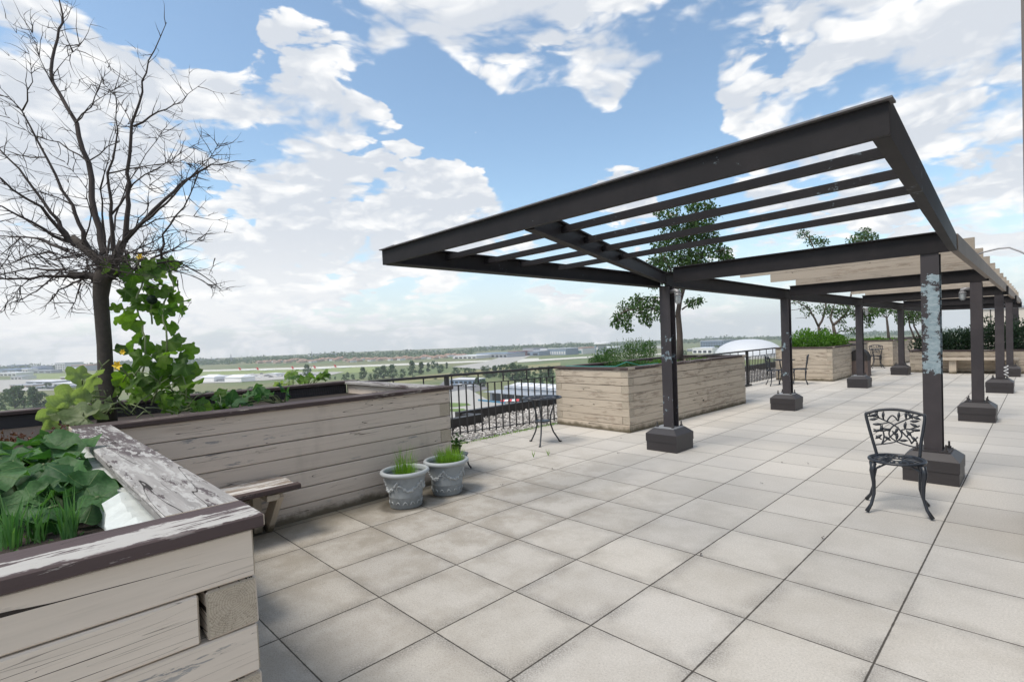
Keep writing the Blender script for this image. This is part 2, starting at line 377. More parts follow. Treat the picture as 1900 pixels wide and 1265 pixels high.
def timber(name, paint, wood=(.30, .27, .235), peel=.12, crack=1.0, moss=False, white=0, dark=(.03, .024, .02), wc=(.58, .56, .53), fs=1.0, strip=None, long=0):
    def fn(t, b):
        L = t.attr('loc', True); rnd = t.attr('rnd'); en = t.attr('endg'); p = t.pos()
        off = t.comb(t.m('MULTIPLY', rnd, 37.0), t.m('MULTIPLY', rnd, 11.0), 0.0)
        L = t.v('ADD', L, off)
        grain = t.noise(t.v('MULTIPLY', L, (2.2, 42., 42.)), 1, 5, .65)
        soft = t.noise(t.v('MULTIPLY', L, (1.0, 6., 6.)), 1, 4, .6)
        c = t.mul(paint, t.comb(*[t.m('MULTIPLY_ADD', rnd, .13, .92)]*3))
        k = t.m('MULTIPLY_ADD', grain, .26, .87); c = t.mul(c, t.comb(k, k, k))
        c = t.mix(t.step(soft, .60, .80), c, t.mul(c, (.86, .82, .78)))
        fine = t.step(t.noise(t.v('MULTIPLY', L, (3., 90., 90.)), 1, 3, .6), .60, .68)
        c = t.mix(t.m('MULTIPLY', fine, t.m('MULTIPLY', t.step(soft, .42, .62), .45)), c, t.mul(c, (.45, .42, .40)))
        # flaking patches, long with the grain, that show bare grey wood
        pn = t.noise(t.v('MULTIPLY', L, (3.5, 22., 22.)), 1, 6, .72)
        pm = t.step(pn, .62-peel, .64-peel)
        pm = t.m('MULTIPLY', pm, t.step(t.noise(t.v('MULTIPLY', L, (.7, 3., 3.)), 1, 2, .5), .52-peel*.5, .60-peel*.5))
        wd = t.mul(wood, t.comb(*[t.m('MULTIPLY_ADD', grain, 1.2, .4)]*3))
        c = t.mix(pm, c, wd)
        if white:
            wm = t.step(t.noise(t.v('MULTIPLY', L, (2.6*fs, 13.*fs, 13.*fs)), 1, 9, .75, dist=.4), .60-white, .63-white)
            if strip:
                xx = t.m('ADD', t.sep(p)[0], t.m('MULTIPLY', t.m('SUBTRACT', t.noise(t.v('MULTIPLY', p, (4., 2.2, 4.)), 3, 5, .7), .5), .12))
                nz = t.sep(t.node('ShaderNodeNewGeometry').outputs['Normal'])[2]
                st_ = t.m('MULTIPLY', t.step(xx, strip[0], strip[0]+.008), t.m('SUBTRACT', 1.0, t.step(xx, strip[1]-.008, strip[1])))
                wm = t.m('MULTIPLY', t.m('MULTIPLY', t.m('MAXIMUM', wm, t.step(pn, .43, .47)), st_), t.step(nz, .6, .8))
            c = t.mix(t.m('MULTIPLY', wm, t.m('SUBTRACT', 1.0, t.m('MULTIPLY', t.step(grain, .58, .66), .8))), c, wc)
        # drying checks that follow the grain
        cn = t.noise(t.v('MULTIPLY', L, (.55, 9., 9.)), 1, 2, .5, dist=.1)
        cw = t.m('MULTIPLY', t.step(t.noise(t.v('MULTIPLY', L, (1.3, 2., 2.)), 1.3, 2, .5), .45, .68), .0042*crack)
        ck = t.m('LESS_THAN', t.m('ABSOLUTE', t.m('SUBTRACT', cn, .5)), cw)
        cn2 = t.noise(t.v('MULTIPLY', L, (.9, 26., 26.)), 1, 2, .5, dist=.1)
        cw2 = t.m('MULTIPLY', t.step(t.noise(t.v('MULTIPLY', L, (1.1, 5., 5.)), 1.7, 2, .5), .54, .70), .010)
        ck = t.m('MAXIMUM', ck, t.m('MULTIPLY', t.m('LESS_THAN', t.m('ABSOLUTE', t.m('SUBTRACT', cn2, .5)), cw2), .55))
        if long:
            ln = t.noise(t.v('MULTIPLY', L, (.22, 5.5, 5.5)), 1, 4, .45)
            ck = t.m('MAXIMUM', ck, t.m('LESS_THAN', t.m('ABSOLUTE', t.m('SUBTRACT', ln, .5)), t.m('MULTIPLY', t.step(t.noise(t.v('MULTIPLY', L, (.8, .5, .5)), 2.0, 3, .6), .34, .6), long)))
        ck = t.m('MULTIPLY', ck, t.m('SUBTRACT', 1.0, en))
        c = t.mix(ck, c, dark)
        # end grain
        le = t.attr('loc', True); lx_, y_, z_ = t.sep(le)
        rr = t.m('ADD', t.v('LENGTH', t.comb(0.0, y_, z_), out=1), t.m('MULTIPLY', t.noise(le, 22, 3, .6), .016))
        rg = t.m('MULTIPLY_ADD', t.m('SINE', t.m('MULTIPLY', rr, 900.0)), .10, .90)
        ang = t.m('ARCTAN2', y_, z_)
        ray_ = t.noise(t.comb(t.m('MULTIPLY', ang, 5.0), t.m('MULTIPLY', rr, 14.0), rnd), 1.6, 4, .6)
        rc = t.m('LESS_THAN', t.m('ABSOLUTE', t.m('SUBTRACT', ray_, .5)), .006)
        ec = t.mul(t.mix(t.noise(le, 18, 3, .6), (.43, .37, .29), (.53, .465, .375)), t.comb(rg, rg, rg))
        ec = t.mix(rc, ec, (.10, .08, .06))
        c = t.mix(en, c, ec)
        if moss:
            z = t.sep(p)[2]
            mm = t.m('SUBTRACT', 1.0, t.step(t.m('ADD', z, t.m('MULTIPLY', t.noise(p, 7, 5, .7), -.16)), -.06, .03))
            c = t.mix(t.m('MULTIPLY', mm, .85), c, (.055, .045, .02))
            st = t.m('MULTIPLY', t.step(t.noise(t.v('MULTIPLY', p, (3., 3., .9)), 1, 5, .65), .55, .75), .22)
            c = t.mix(st, c, (.20, .17, .14))
        t.put(b.inputs['Base Color'], c); b.inputs['Roughness'].default_value = .72; b.inputs['Specular IOR Level'].default_value = .3
        hh = t.m('ADD', t.m('ADD', t.m('MULTIPLY', grain, .5), t.m('MULTIPLY', ck, -1.6)), t.m('MULTIPLY', pm, -.6))
        bump(t, b, hh, .55, .004)
    return mat(name, fn)
M_TIMB = timber('painted_timber', (.57, .495, .425), wood=(.30, .29, .28), peel=.035, crack=.6, long=.0008, moss=True)
M_TIMB_N = timber('painted_timber_near', (.66, .585, .505), wood=(.28, .28, .28), peel=.02, crack=1.1, long=.0045, moss=True)
M_TIMB2 = timber('weathered_timber', (.50, .43, .345), wood=(.34, .28, .22), peel=.10, moss=True)
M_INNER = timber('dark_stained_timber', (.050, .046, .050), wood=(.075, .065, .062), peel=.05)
M_CAPB = timber('brown_cap_board', (.070, .050, .047), wood=(.30, .27, .24), peel=.06, crack=.7)
M_CAPW = timber('flaking_cap_board', (.105, .085, .085), wood=(.30, .285, .27), peel=.22, white=.075, wc=(.43, .42, .40), fs=2.2)
M_CAPWN = timber('flaking_cap_board_near', (.085, .062, .062), wood=(.26, .23, .22), peel=.03, white=.055, wc=(.43, .415, .39), strip=(2.985, 3.115))
M_SLAT = timber('pergola_slat_timber', (.40, .345, .285), wood=(.30, .25, .20), peel=.08, crack=.6)
M_BENCH = timber('bench_board', (.36, .32, .28), wood=(.26, .21, .17), peel=.2, white=.10)

def steel(t, b, k_=1.0):
    p = t.pos(); n_ = t.noise(p, 3, 6, .65)
    c = t.mix(t.step(n_, .4, .7), (.0125, .0110, .0125), (.020, .0170, .0185))
    sc = t.step(t.m('ADD', t.noise(p, 14, 5, .7), t.m('MULTIPLY', t.noise(p, 1.3, 2, .5), .6)), .99, 1.03)
    sc = t.m('MULTIPLY', sc, t.m('SUBTRACT', 1.0, t.step(t.sep(p)[1], 3.0, 3.4)))
    c = t.mix(t.m('MULTIPLY', sc, .55), c, (.16, .20, .22))
    rs = t.step(t.noise(p, 5, 6, .75), .66, .74)
    c = t.mix(t.m('MULTIPLY', rs, .5), c, (.06, .036, .025))
    t.put(b.inputs['Base Color'], c); b.inputs['Roughness'].default_value = .62; b.inputs['Specular IOR Level'].default_value = .28
    bump(t, b, t.noise(p, 140, 3, .6), .12, .002)
M_STEEL = mat('brown_steel_paint', steel)
def steel_peel(t, b):
    """brown paint, with flaked patches at the heights given by the bounds below, down to pale primer"""
    p = t.pos(); x, y, z = t.sep(p)
    n_ = t.noise(p, 3, 6, .65)
    c = t.mix(t.step(n_, .4, .7), (.043, .037, .041), (.056, .048, .052))
    e = t.noise(p, 9, 8, .72); e2 = t.noise(t.v('MULTIPLY', p, (1., 1., 2.4)), 16, 5, .75)
    bx = t.m('MULTIPLY', t.step(x, 3.5, 3.6), t.m('SUBTRACT', 1.0, t.step(y, 6., 6.5)))
    zr = t.m('MULTIPLY', t.step(z, .98, 1.10), t.m('SUBTRACT', 1.0, t.step(z, 2.06, 2.24)))
    big = t.m('GREATER_THAN', t.m('ADD', t.m('MULTIPLY', zr, .42), t.m('ADD', t.m('MULTIPLY', e, .7), t.m('MULTIPLY', e2, .2))), t.m('MULTIPLY_ADD', t.m('ABSOLUTE', t.m('SUBTRACT', x, 4.062)), 1.3, .79))
    big = t.m('MULTIPLY', big, bx)
    z2 = t.m('ADD', t.m('MULTIPLY', t.step(z, 1.05, 1.2), t.m('SUBTRACT', 1.0, t.step(z, 1.55, 1.7))), t.m('MULTIPLY', t.step(z, .42, .5), t.m('SUBTRACT', 1.0, t.step(z, .72, .8))))
    sm = t.m('GREATER_THAN', t.m('ADD', t.m('MULTIPLY', z2, .2), e), .79)
    sm = t.m('MULTIPLY', t.m('MULTIPLY', sm, t.m('SUBTRACT', 1.0, t.step(x, 3.4, 3.5))), t.m('SUBTRACT', 1.0, t.step(y, 10., 10.5)))
    pm = t.m('MAXIMUM', big, sm)
    prim = t.mix(t.step(e2, .35, .7), (.22, .30, .34), (.37, .45, .49))
    lines = t.step(t.noise(t.v('MULTIPLY', p, (6., 6., 60.)), 1, 3, .6), .60, .66)
    prim = t.mix(t.m('MULTIPLY', lines, .35), prim, (.22, .26, .28))
    c = t.mix(pm, c, prim)
    t.put(b.inputs['Base Color'], c); b.inputs['Roughness'].default_value = .55
    bump(t, b, t.m('MULTIPLY', pm, -1.0), .6, .002)
M_STEELP = mat('peeling_steel_paint', steel_peel)
M_IRON = simple('black_cast_metal', (.018, .022, .030), .38, .2, 20, metal=.0, spec=.6)
M_RAIL = simple('dark_railing_paint', (.030, .028, .029), .5, .2, 9)
M_BASE = simple('base_cover_paint', (.036, .032, .034), .5, .12, 5)
M_BOLT = simple('bolt_steel', (.06, .055, .055), .5, .2, 30)
M_FLANGE = simple('bare_flange_edge', (.13, .125, .13), .5, .3, 8)
M_ZINC = simple('zinc_plate', (.30, .31, .32), .5, .2, 20)
M_SOIL = simple('dark_soil', (.035, .026, .02), .95, .5, 22, bmp=.8)
M_FOAM = simple('foam_board', (.66, .70, .68), .85, .12, 60, bmp=.9)
M_BARK = simple('grey_bark', (.068, .056, .048), .9, .45, 28, bmp=.9)
M_TWIG = simple('dry_twig', (.050, .039, .036), .85, .35, 8)
M_BARKB = simple('brown_bark', (.105, .083, .070), .9, .4, 26, bmp=.8)
M_POT = simple('grey_pot_resin', (.27, .295, .31), .6, .18, 7, c2=(.22, .24, .25))
M_POTG = simple('pot_relief', (.38, .405, .415), .5, .25, 60)
M_POTR = simple('pale_pot_rim', (.35, .375, .385), .55, .10, 9)
M_YELL = simple('yellow_petal', (.80, .55, .03), .6, .15, 20)
M_GLASS = simple('frosted_lamp_glass', (.55, .60, .62), .15, .05, 10, spec=.8)
M_CASTG = simple('grey_cast_aluminium', (.30, .30, .31), .45, .15, 15, metal=.3)
M_COVER = simple('brown_canvas_cover', (.10, .075, .068), .8, .25, 5)
M_COVER2 = simple('black_canvas_hood', (.02, .018, .018), .7, .25, 5)
M_GREENN = simple('teal_netting_cord', (.05, .35, .30), .6, .1, 5)

def foliage(name, a, bcol, tr=.35, rough=.55, veins=0):
    def fn(t, b):
        rnd = t.attr('rnd'); c = t.mix(rnd, a, bcol)
        k = t.m('MULTIPLY_ADD', t.noise(t.pos(), 12, 4, .6), .5, .75); c = t.mul(c, t.comb(k, k, k))
        if veins:
            lx, ly, _ = t.sep(t.attr('loc', True))
            an = t.m('ARCTAN2', ly, lx); rr = t.v('LENGTH', t.attr('loc', True), out=1)
            f = t.m('ABSOLUTE', t.m('SINE', t.m('MULTIPLY', an, 2.5)))
            vein = t.m('MULTIPLY', t.m('SUBTRACT', 1.0, t.step(t.m('MULTIPLY', f, t.m('ADD', rr, .02)), .0, .07)), .55)
            fine = t.m('MULTIPLY_ADD', t.m('SINE', t.m('MULTIPLY', rr, 34.0)), .07, .95)
            c = t.mix(vein, t.mul(c, t.comb(fine, fine, fine)), (.16, .24, .09))
            bump(t, b, t.m('ADD', vein, t.noise(t.attr('loc', True), 7, 4, .6)), .5, .006)
        t.put(b.inputs['Base Color'], c); b.inputs['Roughness'].default_value = rough
        b.inputs['Specular IOR Level'].default_value = .35
        tn = t.node('ShaderNodeBsdfTranslucent'); t.put(tn.inputs[0], t.mul(c, (1.6, 1.9, .7)))
        mx = t.node('ShaderNodeMixShader'); mx.inputs[0].default_value = tr
        t.l.new(b.outputs[0], mx.inputs[1]); t.l.new(tn.outputs[0], mx.inputs[2])
        return mx.outputs[0]
    return mat(name, fn)
M_VINE = foliage('squash_leaf', (.045, .105, .022), (.15, .25, .035), .48, veins=1)
M_VINEP = foliage('pale_squash_leaf', (.17, .22, .10), (.28, .33, .19), .45, veins=1)
M_CABB = foliage('burdock_leaf', (.028, .095, .026), (.075, .17, .055), .30, veins=1)
M_LEAF = foliage('tree_leaf', (.026, .060, .020), (.080, .150, .040), .35)
M_HEDGE = foliage('evergreen_leaf', (.008, .024, .012), (.024, .055, .022), .15)
M_HERB = foliage('herb_leaf', (.022, .065, .022), (.085, .165, .05), .35)
M_BUSH = foliage('bright_bush_leaf', (.045, .12, .012), (.12, .24, .03), .40)
M_BLADE = foliage('grass_blade', (.09, .19, .02), (.22, .36, .05), .45)
M_ONION = foliage('onion_shoot', (.06, .17, .05), (.13, .26, .09), .3)
M_RED = foliage('red_dry_leaf', (.075, .02, .014), (.13, .06, .035), .2)
M_FAR = foliage('far_tree_leaf', (.030, .072, .028), (.075, .135, .048), .25)
M_STEM = simple('vine_stem', (.16, .20, .09), .7, .2, 20)

# ------------------------------------------------------------------ ground far below
GZ = -28.0
def gpt(px, py): return onz(px, py, GZ)
def ground_mat(t, b):
    p = t.pos(); n_ = t.noise(p, .004, 6, .6); n2 = t.noise(p, .03, 5, .6); n3 = t.noise(p, .4, 4, .6)
    c = t.mix(t.step(n_, .42, .6), (.115, .16, .055), (.17, .18, .08))
    c = t.mix(t.step(n2, .55, .72), c, (.20, .19, .10))
    c = t.mix(t.step(n2, .25, .40), (.06, .10, .035), c)
    k = t.m('MULTIPLY_ADD', n3, .5, .75); c = t.mul(c, t.comb(k, k, k))
    t.put(b.inputs['Base Color'], c); b.inputs['Roughness'].default_value = .95
M_GROUND = mat('grassland', ground_mat)
mb = MB(); n = 72; vs = []
for k in range(n): vs.append((2300*math.cos(2*math.pi*k/n), 2300*math.sin(2*math.pi*k/n), GZ))
mb.add(vs, [tuple(range(n))]); tag(mb.build('ground', M_GROUND), kind='structure')

M_PAVE = simple('pale_concrete_pavement', (.40, .39, .36), .9, .12, .05)
M_RUNW = simple('runway_concrete', (.58, .57, .50), .9, .08, .03)
M_ASPH = simple('asphalt', (.17, .17, .175), .9, .2, .2)
M_LAWN = simple('mown_grass', (.13, .20, .05), .95, .2, .05)
M_FIELD = simple('bright_airfield_grass', (.22, .27, .09), .95, .15, .02)
M_DRY = simple('dry_meadow', (.24, .23, .10), .95, .25, .05)
def sheet(name, pts, mt, lift):
    mb = MB(); mb.add([(*gpt(*p)[:2], GZ+lift) for p in pts], [tuple(range(len(pts)))])
    return tag(mb.build(name, mt), kind='structure')
sheet('airfield_grass', [(20, 694), (200, 692), (355, 690), (640, 682), (700, 680), (700, 690), (520, 697), (360, 702), (150, 704), (20, 703)], M_FIELD, .10)
sheet('runway', [(340, 687.5), (560, 681.5), (720, 675.5), (1000, 664.5), (1000, 667.5), (720, 679), (560, 685), (340, 690.5)], M_RUNW, .22)
sheet('taxiway', [(838, 681), (900, 672), (925, 664), (948, 659.6), (1000, 657.5), (985, 660), (965, 668), (930, 680), (900, 686)], M_PAVE, .34)
sheet('taxiway', [(960, 669.5), (1075, 662.5), (1250, 655), (1250, 657.5), (1075, 665.5), (960, 673)], M_RUNW, .46)
sheet('airfield_apron', [(840, 660.5), (1250, 640.8), (1250, 645), (840, 666)], M_PAVE, .58)
sheet('parking_field', [(300, 700), (560, 690.5), (640, 690), (600, 699), (430, 710), (300, 713)], M_PAVE, .30)
sheet('parking_field', [(-60, 706), (180, 702), (200, 712), (160, 722), (-60, 730)], M_PAVE, .30)
sheet('parking_lot', [(825, 706), (858, 699), (892, 703), (905, 722), (870, 730), (800, 728)], M_ASPH, .15)
sheet('driveway', [(780, 735), (870, 722), (905, 742), (985, 752), (1060, 765), (1060, 800), (780, 800)], M_PAVE, .20)
sheet('lawn', [(800, 747), (868, 749), (874, 752.5), (845, 756), (800, 755)], M_LAWN, .30)
sheet('lawn', [(800, 759.5), (860, 759), (868, 762), (845, 764.5), (800, 764)], M_LAWN, .30)
sheet('meadow', [(700, 705), (850, 690), (1040, 672), (1040, 690), (860, 700), (700, 716)], M_DRY, .12)
sheet('airfield_grass', [(1270, 662), (1600, 645), (1600, 665), (1270, 684)], M_FIELD, .14)
sheet('taxiway', [(1300, 667), (1600, 652), (1600, 656), (1300, 672.5)], M_RUNW, .30)

M_WALLW = simple('pale_cladding', (.62, .63, .64), .7, .1, .1)
M_WALLG = simple('grey_cladding', (.33, .36, .40), .6, .12, .1)
M_WALLB = simple('blue_grey_cladding', (.20, .27, .36), .6, .12, .1)
M_ROOFB = simple('blue_roofing', (.14, .22, .36), .6, .1, .1)
M_ROOFW = simple('white_roofing', (.75, .77, .80), .6, .06, .1)
M_DGLASS = simple('dark_window_glass', (.025, .035, .045), .45, .2, .5, spec=.3)
M_TGLASS = simple('teal_window_glass', (.05, .16, .17), .2, .2, .5, spec=.8)
M_MAROON = simple('maroon_cladding', (.22, .10, .10), .7, .1, .1)
M_SALMON = simple('salmon_roof_tile', (.38, .23, .17), .85, .15, .1)
M_TAN = simple('tan_brick', (.40, .33, .26), .85, .12, .2)
M_DOME = simple('white_dome_fabric', (.58, .60, .63), .5, .03, .05)
M_REDP = simple('red_paint', (.62, .03, .03), .5, .05, 1)
M_WHITEP = simple('white_paint', (.80, .80, .80), .4, .04, 1)
M_BLUEP = simple('blue_kerb_paint', (.06, .20, .32), .6, .1, 1)

def faced(c0, c1):   # frame along the line c0->c1 at ground level; returns matrix with y pointing away from the camera
    a = Vector((c0.x, c0.y, 0)); b_ = Vector((c1.x, c1.y, 0)); x = (b_-a).normalized(); y = Vector((-x.y, x.x, 0))
    if y.dot(a-Vector((CAM.x, CAM.y, 0))) < 0: y = -y
    return a, b_, x, y
def block(name, x0, x1, yb, ytop, depth, wm, rm=None, label='', cat='building', group=None, win=None, rows=1, nwin=6, gable=False, yb2=None):
    """a far building whose foot runs between two ground points; height from the photo; windows and roof are parts"""
    p0 = gpt(x0, yb); p1 = gpt(x1, yb if yb2 is None else yb2)
    a, b_, x, y = faced(p0, p1); L = (b_-a).length
    dep = (p0-CAM).dot(FW); H = dep/FPX*(yb-ytop)
    c = (a+b_)/2
    e = empty(name, label, cat, (c.x, c.y, GZ), group=group)
    M = Matrix(((x.x, y.x, 0, a.x-c.x), (x.y, y.y, 0, a.y-c.y), (0, 0, 1, 0), (0, 0, 0, 1)))
    rh = min(H*.12, 1.2)
    mb = MB(); mb.box((0, 0, 0), (L, depth, H-rh), 0, M); mb.build('wall', wm, e)
    mb = MB(); o_ = .02*L
    if gable:
        r_ = H*.42
        mb2 = MB()
        vs = [M @ Vector(q) for q in ((-o_, -.5, H-rh-.05), (L+o_, -.5, H-rh-.05), (L+o_, depth+.5, H-rh-.05), (-o_, depth+.5, H-rh-.05), (L*.12, depth/2, H-rh+r_), (L*.88, depth/2, H-rh+r_))]
        mb2.add(vs, [(0, 1, 5, 4), (2, 3, 4, 5), (0, 4, 3), (1, 2, 5), (0, 3, 2, 1)]); mb2.build('roof', rm or wm, e)
    else:
        mb.box((-o_*.3, -.4, H-rh), (L+o_*.3, depth+.4, H), 0, M); mb.build('roof', rm or wm, e)
    if win:
        for r_ in range(rows):
            z0 = H*(.12+.78*r_/rows); z1 = z0+H*.78/rows*.55
            if rows*nwin > 60:
                continue
            for k in range(nwin):
                mb = MB(); u0_ = L*(k+.18)/nwin; u1 = L*(k+.82)/nwin
                mb.box((u0_, -.15, z0), (u1, .05, z1), 0, M); mb.build('window', win, e)
    return e

# left of the tree
block('warehouse', -12, 31, 691, 685.3, 60, M_WALLB, M_ROOFB, 'long low blue-roofed warehouse beyond the left edge of the airfield', win=M_DGLASS, nwin=3)
block('office_block', 13, 31, 686, 677.6, 25, M_WALLB, None, 'hazy blue slab block above the blue-roofed warehouse', win=M_DGLASS, rows=2, nwin=4)
block('office_block', 59, 70, 688, 679, 25, M_WALLG, None, 'small stepped grey block between the blue slab and the square tower', win=M_DGLASS, rows=2, nwin=3)
block('apartment_tower', 103, 121, 688, 673.3, 30, M_WALLW, M_WALLG, 'square pale blue tower block, tallest on the skyline left of the bare tree', cat='tower block', win=M_DGLASS, rows=3, nwin=4)
block('office_block', 133, 160, 688, 677.4, 30, M_WALLG, M_SALMON, 'long flat-topped hall just right of the square tower block', win=M_DGLASS, nwin=5)
block('warehouse', -8, 30, 697.5, 691.6, 22, M_WALLW, M_ROOFW, 'white flat shed in front of the blue-roofed warehouse', win=M_DGLASS, nwin=5)
for i, (a_, b_, y_, t_, lb) in enumerate([(36, 52, 690.5, 684.5, 'white shed with arched roof left of the small stepped block'), (60, 95, 692, 687, 'long blue-grey hall under the small stepped block'), (120, 136, 690.5, 683.5, 'cream block at the foot of the square tower'),
        (20, 40, 704, 698, 'tan terrace left of the green airfield strip'), (48, 98, 712, 707.2, 'long white-roofed depot in the middle of the yard'), (18, 60, 719, 714, 'white-roofed shed just behind the dark tree clump'), (100, 160, 716, 710.5, 'long grey depot right of the dark tree clump'), (66, 120, 722, 716.5, 'low white shed with grey walls right behind the dark clump'), (112, 150, 704, 699.5, 'row of white garages along the far side of the yard')]):
    block('industrial_shed', a_, b_, y_, t_, 16, (M_WALLW, M_WALLG, M_TAN)[i % 3], (M_ROOFW, M_WALLG)[i % 2], lb, cat='shed', win=M_DGLASS, nwin=3)
# tents and sheds left of centre
for a_, b_, y_, t_, lb in ((373, 397, 708.5, 698.5, 'white gabled marquee, left one of the pair on the grey yard'), (417, 448, 708.8, 698.8, 'white gabled marquee, right one of the pair on the grey yard')):
    block('marquee', a_, b_, y_, t_, 14, M_WHITEP, M_ROOFW, lb, cat='marquee', gable=True)
block('industrial_shed', 397, 417, 708, 704.3, 12, M_WALLG, M_ASPH, 'dark low shed between the two white marquees', cat='shed')
block('industrial_shed', 494, 512, 696.5, 692.8, 10, M_WALLW, M_ROOFW, 'small white shed right of the marquees', cat='shed')
block('industrial_shed', 520, 545, 698.5, 694.6, 10, M_WALLW, M_WALLG, 'low grey-roofed shed standing below the parked aircraft', cat='shed')
# skyline blocks far behind
sk = [(356, 362, 668), (374, 388, 666.5), (404, 424, 668.2), (484, 500, 664.5), (546, 560, 660.6), (571, 577, 656.6), (588, 593, 658), (595, 599, 657), (601, 604, 656.2), (606, 610, 656.5), (632, 640, 657.5),
      (778, 786, 651.5), (793, 803, 651.2), (900, 904, 643.5), (908, 913, 645), (925, 930, 646), (936, 940, 642.6), (1000, 1008, 646), (1150, 1158, 633.5), (1162, 1172, 634), (1220, 1240, 634.5), (1250, 1262, 635.5), (1352, 1362, 630), (1416, 1424, 628.8), (1430, 1436, 627)]
for i, (a_, b_, t_) in enumerate(sk):
    xm = (a_+b_)/2; hb = 665.4-.0386*xm+17.5
    block('skyline_block', a_, b_, hb, t_+ (0 if xm < 1100 else 2), 30, (M_WALLB, M_WALLG, M_WALLW)[i % 3], None, 'hazy far-off tower block rising above the tree line on the horizon', cat='tower block', group='hazy tower blocks along the horizon')
def mast(name, px, yb, yt, wd, label, cat='mast'):
    p = gpt(px, yb); dep = (p-CAM).dot(FW); H = dep/FPX*(yb-yt); wv = dep/FPX*wd
    e = empty(name, label, cat, (p.x, p.y, GZ))
    mb = MB(); 
    for sx, sy in ((-1, -1), (1, -1), (1, 1), (-1, 1)): mb.tube([(sx*wv*.5, sy*wv*.5, 0), (sx*wv*.12, sy*wv*.12, H)], wv*.10, 4)
    k = 10
    for i in range(k):
        f0 = 1-i/k*.76; f1 = 1-(i+1)/k*.76
        for (sx, sy), (tx, ty) in (((-1, -1), (1, -1)), ((1, -1), (1, 1)), ((1, 1), (-1, 1)), ((-1, 1), (-1, -1))):
            mb.tube([(sx*wv*.5*f0, sy*wv*.5*f0, H*i/k), (tx*wv*.5*f1, ty*wv*.5*f1, H*(i+1)/k)], wv*.06, 3)
    mb.build('lattice', M_WALLG, e)
    mb = MB(); mb.tube([(0, 0, H), (0, 0, H*1.12)], wv*.06, 4); mb.build('antenna', M_WALLG, e)
mast('radio_mast', 429, 672, 657.5, 2.5, 'grey lattice radio mast on the horizon right of the vine-covered tree')
mast('radio_mast', 579, 668, 652.5, 2.2, 'tall thin lattice mast beside the far cluster of towers')
mast('radio_mast', 1045, 657, 640.5, 1.6, 'thin mast rising behind the glass terminal')

# houses with salmon roofs in front of the woods
for i in range(64):
    px = 476+i*6.1+random.uniform(-2, 2); hor = 665.4-.0386*px
    if px > 862: break
    yb = hor+27.5+random.uniform(-1.6, 2.6)+(2 if px > 640 else 0)
    block('house', px, px+random.uniform(4.2, 6), yb, yb-random.uniform(3.6, 4.6), 11, (M_TAN, M_WALLW, M_TAN)[i % 3], M_SALMON, 'small gabled house with a salmon roof in the row beyond the runway', cat='house', group='houses in the row beyond the runway', gable=True)

# airport terminal buildings
block('hangar', 843, 884, 665.5, 659.8, 40, M_WALLW, M_ROOFW, 'white hangar group at the left end of the terminal', cat='hangar', win=M_DGLASS, nwin=5)
block('hangar', 884, 941, 663.5, 655.5, 40, M_WALLG, M_WALLB, 'long grey hangar left of the maroon building', cat='hangar', win=M_DGLASS, nwin=8)
block('terminal_building', 943, 957, 661.5, 652, 40, M_MAROON, None, 'maroon building at the end of the taxiway', win=M_DGLASS, nwin=2)
block('hangar', 960, 1000, 660, 651.6, 40, M_WALLB, M_WALLG, 'blue-grey hangar with two dark doors right of the maroon building', cat='hangar', win=M_DGLASS, nwin=3)
block('terminal_building', 970, 990, 655, 645.5, 30, M_WALLG, M_ASPH, 'dark-roofed block rising behind the blue-grey hangar')
block('terminal_building', 1003, 1015, 658.8, 647, 30, M_WALLW, None, 'white service block left of the glass terminal', win=M_DGLASS, nwin=2)
block('terminal_building', 1015, 1050, 658.6, 646.8, 50, M_WALLB, M_WALLG, 'glass-fronted terminal with a dark roof edge', win=M_WALLW, nwin=8)
block('terminal_building', 1050, 1081, 657, 645.5, 50, M_WALLW, M_SALMON, 'white terminal hall with a teal glazed end', win=M_TGLASS, nwin=3)
block('terminal_building', 1082, 1094, 656, 648, 50, M_WALLW, M_ROOFW, 'short white hall between two terminal wings', win=M_TGLASS, nwin=2)
block('terminal_building', 1089, 1128, 655.4, 644.6, 50, M_WALLW, M_ROOFW, 'white terminal wing with teal windows under the round roof', win=M_TGLASS, nwin=4)
p = gpt(1118, 657); e = empty('control_tower', 'round-topped building rising behind the terminal wing above the herb bed', 'tower', (p.x, p.y, GZ))
dep = (p-CAM).dot(FW); s_ = dep/FPX
mb = MB(); mb.lathe([(s_*8, 0), (s_*8, s_*18)], 16); mb.build('wall', M_WALLG, e)
mb = MB(); mb.lathe([(s_*8, s_*18), (s_*16, s_*19), (s_*15, s_*21.5), (s_*11, s_*22.5), (.1, s_*22.8)], 20); mb.build('roof', M_WALLW, e)
p = gpt(1106, 668); dep = (p-CAM).dot(FW); s_ = dep/FPX
e = empty('floodlight_mast', 'dark floodlight mast in front of the terminal, left of the herbs', 'mast', (p.x, p.y, GZ))
mb = MB(); mb.tube([(0, 0, 0), (0, 0, s_*24)], [s_*.7, s_*.45], 6); mb.build('pole', M_WALLB, e)
mb = MB(); mb.box((-s_*2.2, -s_, s_*23), (s_*2.2, s_, s_*26)); mb.build('lamp_head', M_WALLB, e)
for i, (a_, b_, y_, t_, lb) in enumerate([(1150, 1180, 653, 646, 'grey terminal annexe seen over the herb bed'), (1285, 1322, 656, 645.5, 'white shed with an arched roof left of the dome'), (1275, 1290, 652, 647, 'small grey shed next to the arched white shed')]):
    block('terminal_building', a_, b_, y_, t_, 25, (M_WALLG, M_WHITEP, M_WALLG)[i], (M_WALLG, M_ROOFW, M_ROOFW)[i], lb, win=M_DGLASS, nwin=4)
e = block('construction_building', 1300, 1343, 653, 631.5, 30, M_WALLB, M_WALLG, 'dark blue-grey multi-storey building under a crane left of the dome', win=M_DGLASS, rows=4, nwin=9)
